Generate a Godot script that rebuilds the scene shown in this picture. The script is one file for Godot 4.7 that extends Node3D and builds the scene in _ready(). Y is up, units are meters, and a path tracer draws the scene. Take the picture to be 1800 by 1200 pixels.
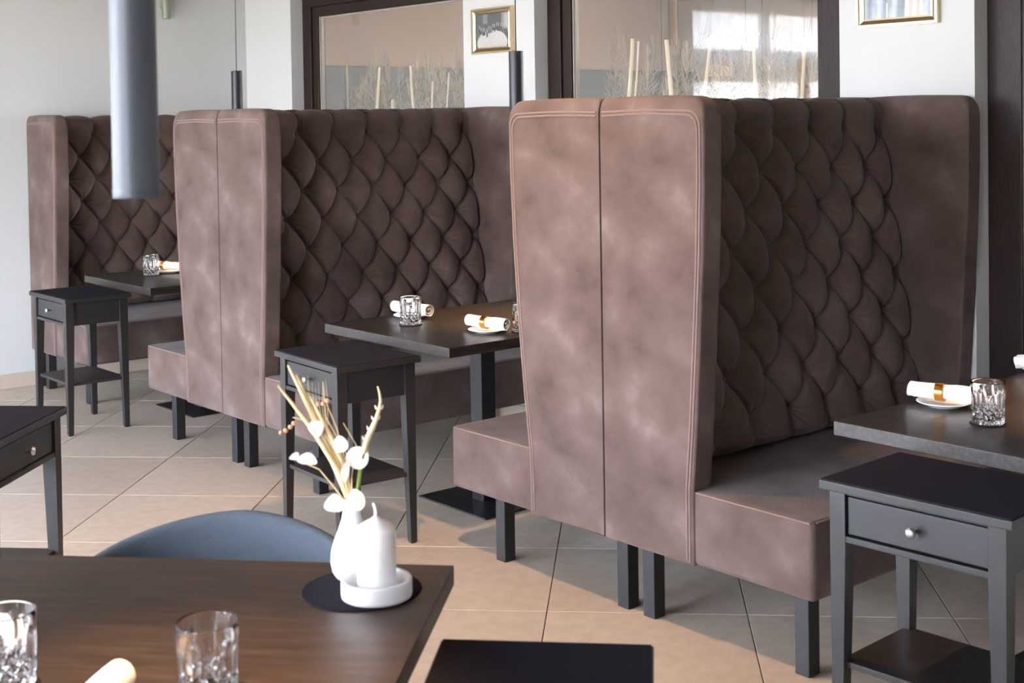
extends Node3D
# Restaurant corner with high tufted velvet booth benches.

var taken := {}
var M := {}
var rng := RandomNumberGenerator.new()
const WALL_X := -8.25          # left wall, inner face
const WALL_Z := -4.56          # back wall, inner face
const ROOM_X := 3.0            # right wall
const ROOM_Z := 3.4            # front wall with the big windows
const CEIL := 3.0
const TABLE_H := 0.754
const BENCH_B := 0.2266        # underside of the benches
const BENCH_S := 0.455         # seat height
const BENCH_T := 1.660         # top of the backs

# ------------------------------------------------------------------ meshes
class Acc:
	var v := PackedVector3Array()
	var n := PackedVector3Array()
	var uv := PackedVector2Array()
	var ix := PackedInt32Array()
	func quad(a: Vector3, b: Vector3, c: Vector3, d: Vector3) -> void:
		# counter-clockwise seen from outside, flat
		var nn := (b - a).cross(c - a)
		if nn.length_squared() < 1e-16:
			nn = (c - a).cross(d - a)
		nn = nn.normalized()
		var s := v.size()
		v.append_array(PackedVector3Array([a, b, c, d]))
		n.append_array(PackedVector3Array([nn, nn, nn, nn]))
		uv.append_array(PackedVector2Array([Vector2(0, 1), Vector2(1, 1), Vector2(1, 0), Vector2(0, 0)]))
		ix.append_array(PackedInt32Array([s, s + 2, s + 1, s, s + 3, s + 2]))
	func poly(p: PackedVector3Array) -> void:
		var nn := Vector3.ZERO
		for i in range(1, p.size() - 1):
			nn += (p[i] - p[0]).cross(p[i + 1] - p[0])
		nn = nn.normalized()
		var c := Vector3.ZERO
		for q in p:
			c += q
		c /= p.size()
		var s := v.size()
		v.append(c); n.append(nn); uv.append(Vector2(0.5, 0.5))
		for q in p:
			v.append(q); n.append(nn); uv.append(Vector2(q.x, q.y))
		for i in p.size():
			ix.append_array(PackedInt32Array([s, s + 1 + (i + 1) % p.size(), s + 1 + i]))
	func grid(p: PackedVector3Array, nu: int, nv: int, wu := false, wv := false) -> void:
		var s := v.size()
		var nrm := PackedVector3Array()
		nrm.resize(p.size())
		var tri := PackedInt32Array()
		for i in (nu if wu else nu - 1):
			for j in (nv if wv else nv - 1):
				var a := i * nv + j
				var b := ((i + 1) % nu) * nv + j
				var c := ((i + 1) % nu) * nv + (j + 1) % nv
				var d := i * nv + (j + 1) % nv
				var f := (p[c] - p[a]).cross(p[d] - p[b])
				nrm[a] += f; nrm[b] += f; nrm[c] += f; nrm[d] += f
				tri.append_array(PackedInt32Array([s + a, s + c, s + b, s + a, s + d, s + c]))
		for i in p.size():
			nrm[i] = nrm[i].normalized() if nrm[i].length_squared() > 1e-20 else Vector3.UP
			uv.append(Vector2(float(i / nv) / maxf(1, nu - 1), float(i % nv) / maxf(1, nv - 1)))
		v.append_array(p)
		n.append_array(nrm)
		ix.append_array(tri)
	func lathe(profile: Array, seg := 32, at := Vector3.ZERO, crystal := false) -> void:
		# profile of Vector2(radius, height), bottom to top on the outside
		var p := PackedVector3Array()
		for i in seg:
			var t := TAU * i / seg
			for q in profile:
				var r: float = q.x
				if crystal:
					r = crystal_radius(t, q)
				p.append(at + Vector3(r * cos(t), q.y, -r * sin(t)))
		if crystal:
			flat_grid(p, seg, profile.size())
		else:
			grid(p, seg, profile.size(), true, false)
	func crystal_radius(t: float, q: Vector2) -> float:
		# long pointed flutes above, crossed cuts below
		var r := q.x
		if q.y > 0.004 and q.y < 0.100:
			var top := 0.5 + 0.5 * cos(t * 12.0)
			if q.y > 0.044:
				var reach := lerpf(0.082, 0.099, 0.5 + 0.5 * cos(t * 6.0))
				r -= 0.0042 * top * clampf((reach - q.y) / 0.012, 0, 1)
			else:
				var s := q.y / 0.0125
				var u := absf(sin(t * 6.0 + s * PI / 2))
				var w := absf(sin(t * 6.0 - s * PI / 2))
				r -= 0.0045 * (1.0 - minf(1.0, minf(u, w) * 1.5))
		return r
	func flat_grid(p: PackedVector3Array, nu: int, nv: int) -> void:
		for i in nu:
			for j in nv - 1:
				var k := (i + 1) % nu
				quad(p[i * nv + j], p[k * nv + j], p[k * nv + j + 1], p[i * nv + j + 1])
	func tube(path: Array, radii: Array, seg := 8, caps := true) -> void:
		var p := PackedVector3Array()
		var up := Vector3(0.123, 0.31, 0.94).normalized()
		var rings := []
		for i in path.size():
			var t: Vector3 = (path[mini(i + 1, path.size() - 1)] - path[maxi(i - 1, 0)]).normalized()
			if absf(t.dot(up)) > 0.98:
				up = Vector3(0.9, 0.2, 0.1).normalized()
			var a := (up - t * t.dot(up)).normalized()
			up = a
			var b := t.cross(a)
			var ring := PackedVector3Array()
			var r: float = radii[i % radii.size()]
			for k in seg:
				var f := TAU * k / seg
				ring.append(path[i] + (a * cos(f) - b * sin(f)) * r)
			rings.append(ring)
			p.append_array(ring)
		grid(p, path.size(), seg, false, true)
		if caps:
			poly(rings[0])
			var last: PackedVector3Array = rings[-1].duplicate()
			last.reverse()
			poly(last)
	func rbox(center: Vector3, size: Vector3, r := 0.004, seg := 1) -> void:
		r = minf(r, minf(size.x, minf(size.y, size.z)) * 0.499)
		var h := size * 0.5
		for f in 6:
			var ax := f / 2
			var sg := 1.0 if f % 2 == 0 else -1.0
			var ua := (ax + 1) % 3
			var va := (ax + 2) % 3
			var cu := _steps(h[ua], r, seg)
			var cv := _steps(h[va], r, seg)
			if sg < 0:
				cu.reverse()
			var s := v.size()
			for a in cu:
				for b in cv:
					var q := Vector3.ZERO
					q[ax] = sg * h[ax]; q[ua] = a; q[va] = b
					var core := q.clamp(-h + Vector3.ONE * r, h - Vector3.ONE * r)
					var dir := (q - core).normalized()
					v.append(center + core + dir * r)
					n.append(dir)
					uv.append(Vector2(a, b))
			for i in cu.size() - 1:
				for j in cv.size() - 1:
					var a0 := s + i * cv.size() + j
					var b0 := a0 + cv.size()
					ix.append_array(PackedInt32Array([a0, b0 + 1, b0, a0, a0 + 1, b0 + 1]))
	func _steps(h: float, r: float, seg: int) -> Array:
		var o := []
		for k in range(seg, -1, -1):
			o.append(-(h - r + r * tan(PI / 4 * k / seg)))
		for k in range(0, seg + 1):
			o.append(h - r + r * tan(PI / 4 * k / seg))
		return o
	func box(a: Vector3, b: Vector3) -> void:
		# plain box between two corners
		var lo := a.min(b)
		var hi := a.max(b)
		var c := []
		for i in 8:
			c.append(Vector3(hi.x if i & 1 else lo.x, hi.y if i & 2 else lo.y, hi.z if i & 4 else lo.z))
		quad(c[4], c[5], c[7], c[6]); quad(c[1], c[0], c[2], c[3])
		quad(c[5], c[1], c[3], c[7]); quad(c[0], c[4], c[6], c[2])
		quad(c[6], c[7], c[3], c[2]); quad(c[0], c[1], c[5], c[4])
	func taper(a: Vector3, b: Vector3, sa: Vector2, sb: Vector2) -> void:
		# square bar from a (bottom, size sa) to b (top, size sb)
		var p := []
		for k in [[a, sa], [b, sb]]:
			for s in [Vector2(-1, 1), Vector2(1, 1), Vector2(1, -1), Vector2(-1, -1)]:
				p.append(k[0] + Vector3(s.x * k[1].x * 0.5, 0, s.y * k[1].y * 0.5))
		for i in 4:
			var j := (i + 1) % 4
			quad(p[i], p[j], p[4 + j], p[4 + i])
		quad(p[4], p[5], p[6], p[7]); quad(p[3], p[2], p[1], p[0])
	func mesh() -> ArrayMesh:
		var arr := []
		arr.resize(Mesh.ARRAY_MAX)
		arr[Mesh.ARRAY_VERTEX] = v
		arr[Mesh.ARRAY_NORMAL] = n
		arr[Mesh.ARRAY_TEX_UV] = uv
		arr[Mesh.ARRAY_INDEX] = ix
		var m := ArrayMesh.new()
		m.add_surface_from_arrays(Mesh.PRIMITIVE_TRIANGLES, arr)
		return m

func rb(center: Vector3, size: Vector3, r := 0.004, seg := 1) -> ArrayMesh:
	var a := Acc.new(); a.rbox(center, size, r, seg); return a.mesh()

func bx(a: Vector3, b: Vector3) -> ArrayMesh:
	var c := Acc.new(); c.box(a, b); return c.mesh()

# ------------------------------------------------------------------ nodes
func numbered(called: String) -> String:
	taken[called] = taken.get(called, -1) + 1
	return called if taken[called] == 0 else "%s_%03d" % [called, taken[called]]

func tag(o: Node, label: String, category := "", group := "", kind := "") -> void:
	o.set_meta("label", label)
	if category: o.set_meta("category", category)
	if group: o.set_meta("group", group)
	if kind: o.set_meta("kind", kind)

func thing(called: String, label: String, category: String, at := Vector3.ZERO, turn := 0.0, group := "") -> Node3D:
	var o := Node3D.new()
	o.name = numbered(called)
	add_child(o)
	o.position = at
	o.rotation.y = turn
	tag(o, label, category, group)
	return o

func part(called: String, mesh: Mesh, material: Material, parent: Node = null, at := Vector3.ZERO, turn := Vector3.ZERO) -> MeshInstance3D:
	var o := MeshInstance3D.new()
	o.name = called if parent else numbered(called)
	o.mesh = mesh
	o.material_override = material
	o.cast_shadow = GeometryInstance3D.SHADOW_CASTING_SETTING_ON
	(parent if parent else self).add_child(o, true)
	o.position = at
	o.rotation = turn
	return o

func setting(called: String, label: String, mesh: Mesh, material: Material) -> MeshInstance3D:
	var o := part(called, mesh, material)
	tag(o, label, "", "", "structure")
	return o

func copy(root: Node3D, at: Vector3, turn: float, label: String) -> Node3D:
	var base: String = root.get_meta("base_name")
	var r: Node3D = root.duplicate()
	r.name = numbered(base)
	add_child(r)
	r.position = at
	r.rotation.y = turn
	r.set_meta("label", label)
	return r

# ------------------------------------------------------------------ materials
func noise_tex(seed_: int, freq: float, stops: Array, octaves := 4, size := 512, kind := FastNoiseLite.TYPE_SIMPLEX_SMOOTH) -> NoiseTexture2D:
	var f := FastNoiseLite.new()
	f.seed = seed_
	f.frequency = freq
	f.noise_type = kind
	f.fractal_octaves = octaves
	var t := NoiseTexture2D.new()
	t.width = size; t.height = size
	t.seamless = true
	t.noise = f
	if stops:
		var g := Gradient.new()
		var offs := PackedFloat32Array()
		var cols := PackedColorArray()
		for s in stops:
			offs.append(s[0]); cols.append(s[1])
		g.offsets = offs
		g.colors = cols
		t.color_ramp = g
	return t

func c8(r: int, g: int, b: int) -> Color:
	return Color(r / 255.0, g / 255.0, b / 255.0)

func mat(called: String, color: Color, rough := 0.5, metal := 0.0, tex: Texture2D = null, scale := Vector3.ONE) -> StandardMaterial3D:
	var m := StandardMaterial3D.new()
	m.resource_name = called
	m.albedo_color = color
	m.roughness = rough
	m.metallic = metal
	if tex:
		m.albedo_texture = tex
		m.uv1_triplanar = true
		m.uv1_scale = scale
	M[called] = m
	return m

func bump(m: StandardMaterial3D, tex: Texture2D, depth_cm: float) -> void:
	m.heightmap_enabled = true
	m.heightmap_texture = tex
	m.heightmap_scale = depth_cm

func weave_image() -> ImageTexture:
	# diagonal twill: short raised stitches
	var im := Image.create(64, 64, false, Image.FORMAT_RGB8)
	for y in 64:
		for x in 64:
			var a := fposmod((x + y * 1.0) / 8.0, 1.0)
			var b := fposmod((x - y * 1.0) / 16.0, 1.0)
			var h := sin(PI * a) * (0.55 + 0.45 * sin(PI * b))
			im.set_pixel(x, y, Color(h, h, h))
	return ImageTexture.create_from_image(im)

func make_materials() -> void:
	var W := Color.WHITE
	# velvet: brushed nap, patches and vertical strokes
	var nap := noise_tex(11, 0.007, [[0.0, c8(72, 58, 53)], [0.3, c8(87, 71, 66)], [0.55, c8(94, 78, 73)], [0.75, c8(101, 85, 80)], [1.0, c8(118, 102, 97)]], 6)
	var v := mat("velvet", W, 0.95, 0.0, nap, Vector3(0.8, 1.0, 0.8))
	v.uv1_world_triplanar = true
	v.metallic_specular = 0.25
	v.rim_enabled = true
	v.rim = 0.22
	v.rim_tint = 0.5
	bump(v, noise_tex(12, 0.3, [], 2), 0.09)
	var pv := mat("velvet_piping", c8(116, 93, 87), 0.9)
	pv.rim_enabled = true
	pv.rim = 0.4
	pv.rim_tint = 0.3
	# dark stained wood, grain along z
	var grain := noise_tex(21, 0.02, [[0.0, c8(28, 24, 23)], [0.45, c8(39, 34, 32)], [0.62, c8(46, 40, 37)], [1.0, c8(60, 53, 49)]], 5)
	var w := mat("table_wood", W, 0.38, 0.0, grain, Vector3(5.0, 5.0, 0.45))
	bump(w, grain, 0.012)
	var wd := mat("table_wood_cross", W, 0.4, 0.0, noise_tex(23, 0.02, [[0.0, c8(42, 34, 30)], [0.45, c8(56, 45, 40)], [0.62, c8(63, 51, 46)], [1.0, c8(78, 64, 57)]], 5), Vector3(0.35, 4.0, 4.0))
	bump(wd, grain, 0.01)
	var w2 := mat("side_wood", c8(40, 38, 38), 0.4)
	bump(w2, noise_tex(22, 0.02, [], 3), 0.02)
	mat("side_shelf", c8(46, 42, 41), 0.45)
	mat("black_steel", c8(26, 26, 29), 0.42)
	mat("black_leg", c8(28, 28, 31), 0.45)
	var felt := mat("felt", W, 1.0, 0.0, noise_tex(31, 0.25, [[0.0, c8(28, 27, 34)], [0.55, c8(37, 36, 44)], [1.0, c8(50, 49, 58)]], 3), Vector3.ONE * 6.0)
	felt.metallic_specular = 0.2
	bump(felt, noise_tex(32, 0.3, [], 2), 0.05)
	# floor
	var speck := [[0.0, c8(188, 170, 153)], [0.5, c8(197, 180, 163)], [1.0, c8(205, 189, 173)]]
	for i in 3:
		var k := 0.965 + 0.02 * i
		var t := mat("floor_tile_%d" % i, Color(k, k, k), 0.36, 0.0, noise_tex(41, 0.03, speck, 4), Vector3.ONE * (0.8 + 0.1 * i))
		t.uv1_offset = Vector3(0.3 * i, 0.1, 0.7 * i)
	mat("grout", c8(74, 68, 64), 0.9)
	mat("baseboard", c8(196, 180, 162), 0.5)
	# walls
	var plaster := noise_tex(51, 0.06, [], 3)
	var wl := mat("wall_paint", c8(206, 207, 205), 0.85)
	wl.uv1_triplanar = true
	bump(wl, plaster, 0.02)
	mat("ceiling_paint", c8(128, 108, 90), 0.9)
	mat("beige_paint", c8(172, 150, 133), 0.85)
	mat("grey_panel", c8(92, 90, 86), 0.6)
	mat("oak_ceiling", c8(176, 138, 104), 0.7)
	var fr := mat("frame_wood", W, 0.45, 0.0, noise_tex(61, 0.03, [[0.0, c8(32, 23, 21)], [0.5, c8(42, 31, 28)], [1.0, c8(54, 40, 37)]], 4), Vector3(6, 0.6, 6))
	fr.metallic_specular = 0.35
	bump(fr, noise_tex(62, 0.03, [], 3), 0.02)
	mat("gasket", c8(172, 162, 152), 0.5)
	var gl := mat("window_glass", Color(0.9, 0.95, 0.95, 0.04), 0.02)
	gl.transparency = BaseMaterial3D.TRANSPARENCY_ALPHA
	var cg := mat("crystal", Color(1, 1, 1, 0.0), 0.0)
	cg.transparency = BaseMaterial3D.TRANSPARENCY_ALPHA
	cg.refraction_enabled = true
	cg.refraction_scale = 0.05
	mat("porcelain", c8(240, 240, 242), 0.12)
	mat("white_ceramic", c8(243, 242, 244), 0.3)
	var wax := mat("wax", c8(248, 246, 242), 0.45)
	wax.subsurf_scatter_enabled = true
	wax.subsurf_scatter_strength = 0.3
	var lin := mat("linen", c8(246, 244, 243), 0.95)
	lin.uv1_triplanar = true
	bump(lin, noise_tex(71, 0.2, [], 3), 0.05)
	lin.uv1_scale = Vector3.ONE * 6
	mat("gold", c8(214, 160, 78), 0.22, 1.0)
	mat("gilt_frame", c8(216, 196, 160), 0.3, 1.0)
	mat("pewter", c8(188, 190, 192), 0.35, 1.0)
	mat("pendant_grey", c8(80, 84, 92), 0.45, 0.3)
	mat("pendant_black", c8(40, 42, 47), 0.4, 0.3)
	mat("pendant_brown", c8(120, 88, 56), 0.45)
	mat("cord", c8(24, 24, 26), 0.6)
	mat("sage_metal", c8(140, 147, 132), 0.45, 0.2)
	var ch := mat("chair_fabric", W, 0.95, 0.0, noise_tex(81, 0.3, [[0.0, c8(58, 65, 74)], [0.5, c8(78, 86, 96)], [1.0, c8(104, 113, 124)]], 2), Vector3.ONE * 5.0)
	bump(ch, weave_image(), 0.12)
	ch.uv1_scale = Vector3.ONE * 20.0
	mat("straw", c8(228, 202, 154), 0.8)
	mat("straw_pale", c8(226, 204, 164), 0.8)
	mat("husk", c8(226, 214, 196), 0.75)
	var lun := mat("seed_paper", W, 0.5, 0.0, noise_tex(91, 0.05, [[0.0, c8(206, 192, 176)], [0.4, c8(230, 220, 208)], [1.0, c8(244, 238, 230)]], 4), Vector3.ONE * 9.0)
	lun.backlight_enabled = true
	lun.backlight = Color(0.14, 0.14, 0.13)
	mat("leaf_green", c8(128, 150, 66), 0.7)
	mat("berry", c8(206, 160, 126), 0.6)
	mat("reed", c8(176, 158, 136), 0.9)
	mat("reed_grey", c8(152, 146, 136), 0.9)
	mat("bamboo", c8(222, 204, 172), 0.6)
	mat("moss", c8(92, 90, 48), 0.95)
	mat("trough", c8(70, 66, 62), 0.7)
	mat("duct", c8(196, 204, 206), 0.5)
	var cur := mat("sheer", c8(238, 236, 232), 0.9)
	cur.transparency = BaseMaterial3D.TRANSPARENCY_ALPHA
	cur.albedo_color.a = 0.6
	cur.backlight_enabled = true
	cur.backlight = Color(0.9, 0.9, 0.9)
	var gw := mat("lamp_glow", c8(255, 226, 190), 0.6)
	gw.emission_enabled = true
	gw.emission = Color(1.0, 0.78, 0.52)
	gw.emission_energy_multiplier = 6.0

# ------------------------------------------------------------------ light and camera
func make_view() -> void:
	var cam := Camera3D.new()
	cam.name = "camera"
	add_child(cam)
	cam.position = Vector3(0, 1.6, 0)
	cam.basis = Basis(Vector3.UP, deg_to_rad(50.11)) * Basis(Vector3.RIGHT, deg_to_rad(-1.56)) * Basis(Vector3.BACK, deg_to_rad(-0.901))
	var focal := 2367.16
	cam.near = 0.05
	cam.far = 100.0
	cam.projection = Camera3D.PROJECTION_FRUSTUM
	cam.size = 1200.0 / focal * cam.near
	cam.frustum_offset = Vector2(5.15, -327.7) / focal * cam.near
	cam.current = true
	var lens := CameraAttributesPhysical.new()
	lens.frustum_focal_length = 47.0
	lens.frustum_focus_distance = 5.2
	lens.exposure_aperture = 7.0
	lens.exposure_multiplier = 1.0
	cam.attributes = lens

	var we := WorldEnvironment.new()
	we.name = "environment"
	var e := Environment.new()
	e.background_mode = Environment.BG_SKY
	var sm := ProceduralSkyMaterial.new()
	sm.sky_top_color = Color(0.75, 0.86, 1.0)
	sm.sky_horizon_color = Color(0.97, 0.975, 0.99)
	sm.sky_curve = 0.2
	sm.ground_bottom_color = Color(0.55, 0.54, 0.52)
	sm.ground_horizon_color = Color(0.66, 0.65, 0.63)
	sm.sky_energy_multiplier = 1.0
	sm.ground_energy_multiplier = 1.0
	var sk := Sky.new()
	sk.sky_material = sm
	e.sky = sk
	e.background_energy_multiplier = 20.0
	e.tonemap_mode = Environment.TONE_MAPPER_LINEAR
	e.tonemap_exposure = 2.4
	e.sdfgi_enabled = true
	e.ssao_enabled = true
	e.ssil_enabled = true
	we.environment = e
	add_child(we)

func spot(parent: Node3D, at: Vector3, energy: float, angle: float, size := 0.025) -> void:
	var l := SpotLight3D.new()
	l.name = "spot_light"
	l.light_color = Color(1.0, 0.80, 0.58)
	l.light_energy = energy
	l.spot_angle = angle
	l.spot_angle_attenuation = 0.6
	l.spot_range = 12.0
	l.spot_attenuation = 2.0
	l.light_size = size
	l.shadow_enabled = true
	parent.add_child(l, true)
	l.position = at
	l.rotation.x = -PI / 2

# ------------------------------------------------------------------ the room
func wall_boxes(x0: float, x1: float, y0: float, y1: float, holes: Array) -> Array:
	# wall in its own plane (x along, y up) with rectangular holes [x0, x1, y0, y1]
	var found := []
	var xs := [x0, x1]
	for h in holes:
		xs.append(h[0]); xs.append(h[1])
	xs.sort()
	for i in xs.size() - 1:
		var a: float = xs[i]
		var b: float = xs[i + 1]
		if b - a < 1e-4:
			continue
		var spans := [[y0, y1]]
		for h in holes:
			if h[0] <= a + 1e-4 and h[1] >= b - 1e-4:
				var next := []
				for s in spans:
					if h[2] > s[0]: next.append([s[0], minf(h[2], s[1])])
					if h[3] < s[1]: next.append([maxf(h[3], s[0]), s[1]])
				spans = next
		for s in spans:
			if s[1] - s[0] > 1e-4:
				found.append([a, b, s[0], s[1]])
	return found

func bar(o: Node3D, called: String, a: Vector3, b: Vector3, m: Material, r := 0.004) -> void:
	part(called, rb((a + b) * 0.5, (b - a).abs(), r), m, o)

# a fixed window in the back wall: frame between x0..x1, y0..y1, front of frame at z
func back_window(called: String, label: String, x0: float, x1: float, y0: float, y1: float, z: float, right := 0.05) -> void:
	var o := Node3D.new()
	o.name = called
	add_child(o)
	o.position = Vector3((x0 + x1) / 2, y0, z)
	tag(o, label, "", "", "structure")
	var w := (x1 - x0) / 2
	var h := y1 - y0
	var f := 0.10     # outer frame
	var d := 0.07
	bar(o, "jamb", Vector3(-w, 0, -d), Vector3(-w + f, h, 0), M.frame_wood)
	bar(o, "jamb", Vector3(w - right, 0, -d), Vector3(w, h, 0), M.frame_wood)
	bar(o, "head", Vector3(-w + f, h - f * 0.9, -d), Vector3(w - right, h, 0), M.frame_wood)
	bar(o, "sill_rail", Vector3(-w + f, 0, -d), Vector3(w - right, f, 0), M.frame_wood)
	# sash, a step back
	var s := 0.065
	var a := -w + f
	var b := w - right
	bar(o, "sash_stile", Vector3(a, f, -d), Vector3(a + s, h - f * 0.9, -0.014), M.frame_wood)
	bar(o, "sash_stile", Vector3(b - s * 0.5, f, -d), Vector3(b, h - f * 0.9, -0.014), M.frame_wood)
	bar(o, "sash_rail", Vector3(a + s, h - f * 0.9 - s, -d), Vector3(b - s * 0.5, h - f * 0.9, -0.014), M.frame_wood)
	bar(o, "sash_rail", Vector3(a + s, f, -d), Vector3(b - s * 0.5, f + s, -0.014), M.frame_wood)
	bar(o, "gasket", Vector3(a + s, f + s, -0.05), Vector3(a + s + 0.008, h - f * 0.9 - s, -0.026), M.gasket, 0.002)
	bar(o, "gasket", Vector3(a + s + 0.016, f + s, -0.052), Vector3(a + s + 0.021, h - f * 0.9 - s, -0.03), M.gasket, 0.002)
	bar(o, "gasket", Vector3(a + s + 0.021, h - f * 0.9 - s - 0.008, -0.05), Vector3(b - s * 0.5, h - f * 0.9 - s, -0.026), M.gasket, 0.002)
	part("pane", bx(Vector3(a + s, f + s, -0.044), Vector3(b - s * 0.5, h - f * 0.9 - s, -0.038)), M.window_glass, o)

# a window unit with mullions in any wall; local x along, z outwards
func plain_window(called: String, label: String, at: Vector3, turn: float, w: float, h: float, nx: int) -> void:
	var o := Node3D.new()
	o.name = called
	add_child(o)
	o.position = at
	o.rotation.y = turn
	tag(o, label, "", "", "structure")
	var f := 0.06
	bar(o, "head", Vector3(-w / 2, h - f, -0.04), Vector3(w / 2, h, 0.04), M.frame_wood)
	bar(o, "sill_rail", Vector3(-w / 2, 0, -0.04), Vector3(w / 2, f, 0.04), M.frame_wood)
	for i in nx + 1:
		var x := -w / 2 + f / 2 + (w - f) * i / nx
		bar(o, "mullion", Vector3(x - f / 2, f, -0.04), Vector3(x + f / 2, h - f, 0.04), M.frame_wood)
		if i < nx:
			var x2 := -w / 2 + f / 2 + (w - f) * (i + 1) / nx
			part("pane", bx(Vector3(x + f / 2, f, -0.003), Vector3(x2 - f / 2, h - f, 0.003)), M.window_glass, o)

func build_floor() -> void:
	var o := Node3D.new()
	o.name = "floor"
	add_child(o)
	tag(o, "beige stone tile floor laid on the diagonal with thin dark joints", "", "", "structure")
	part("joint_bed", bx(Vector3(WALL_X - 0.3, -0.1, -9.4), Vector3(ROOM_X + 0.3, -0.004, ROOM_Z + 0.3)), M.grout, o)
	var pitch := 0.643
	var room := PackedVector2Array([Vector2(WALL_X, WALL_Z), Vector2(ROOM_X, WALL_Z), Vector2(ROOM_X, ROOM_Z), Vector2(WALL_X, ROOM_Z)])
	var ca := cos(PI / 4)
	var whole: ArrayMesh = null
	var list := []
	for i in range(-22, 22):
		for j in range(-22, 22):
			var u := 0.357 + pitch * (i + 0.5)
			var w := -4.318 + pitch * (j + 0.5)
			var cx := (u + w) * ca
			var cz := (w - u) * ca
			if cx < WALL_X - 0.6 or cx > ROOM_X + 0.6 or cz < WALL_Z - 0.6 or cz > ROOM_Z + 0.6:
				continue
			list.append([Vector2(cx, cz).distance_to(Vector2(-3.0, -2.6)), Vector2(cx, cz)])
	list.sort_custom(func(a, b): return a[0] < b[0])
	var rest := Acc.new()
	var n := 0
	for e in list:
		var c: Vector2 = e[1]
		var g := pitch / 2 - 0.0018
		var corners := PackedVector2Array()
		for s in [Vector2(-1, -1), Vector2(1, -1), Vector2(1, 1), Vector2(-1, 1)]:
			corners.append(Vector2((s.x + s.y) * ca * g, (s.y - s.x) * ca * g))
		var moved := PackedVector2Array()
		for q in corners:
			moved.append(q + c)
		var shapes := Geometry2D.intersect_polygons(moved, room)
		if shapes.is_empty():
			continue
		var shape: PackedVector2Array = shapes[0]
		for k in shape.size():
			shape[k] -= c
		if Geometry2D.is_polygon_clockwise(shape):
			shape.reverse()
		var full := shape.size() == 4 and absf(absf(shape[0].x - shape[2].x) + absf(shape[0].y - shape[2].y) - 2 * g * sqrt(2.0)) < 0.01 and moved == _add(shape, c)
		var acc := rest if n >= 290 else Acc.new()
		var off := Vector3(c.x, 0, c.y) if n >= 290 else Vector3.ZERO
		_tile(acc, shape, off)
		if n < 290:
			var t := part("tile", acc.mesh(), M["floor_tile_%d" % ((n * 7 + int(absf(c.x) * 10)) % 3)], o, Vector3(c.x, 0, c.y))
			t.name = "tile" if n == 0 else "tile_%03d" % n
		n += 1
	if rest.v.size():
		var r := part("far_tiles", rest.mesh(), M.floor_tile_1, o)
		r.set_meta("kind", "stuff")

func _add(p: PackedVector2Array, c: Vector2) -> PackedVector2Array:
	var o := PackedVector2Array()
	for q in p: o.append(q + c)
	return o

func _tile(acc: Acc, shape: PackedVector2Array, off: Vector3) -> void:
	# in xz, top at y = 0, small chamfer; shape counter-clockwise in (x, z) means clockwise seen from above
	var n := shape.size()
	var top := PackedVector3Array()
	var mid := PackedVector3Array()
	var low := PackedVector3Array()
	var c := Vector2.ZERO
	for q in shape: c += q
	c /= n
	for k in range(n - 1, -1, -1):
		var q := shape[k]
		var inn := q + (c - q).normalized() * 0.0014
		top.append(off + Vector3(inn.x, 0, inn.y))
		mid.append(off + Vector3(q.x, -0.001, q.y))
		low.append(off + Vector3(q.x, -0.006, q.y))
	acc.poly(top)
	for k in n:
		var j := (k + 1) % n
		acc.quad(mid[k], mid[j], top[j], top[k])
		acc.quad(low[k], low[j], mid[j], mid[k])

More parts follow.
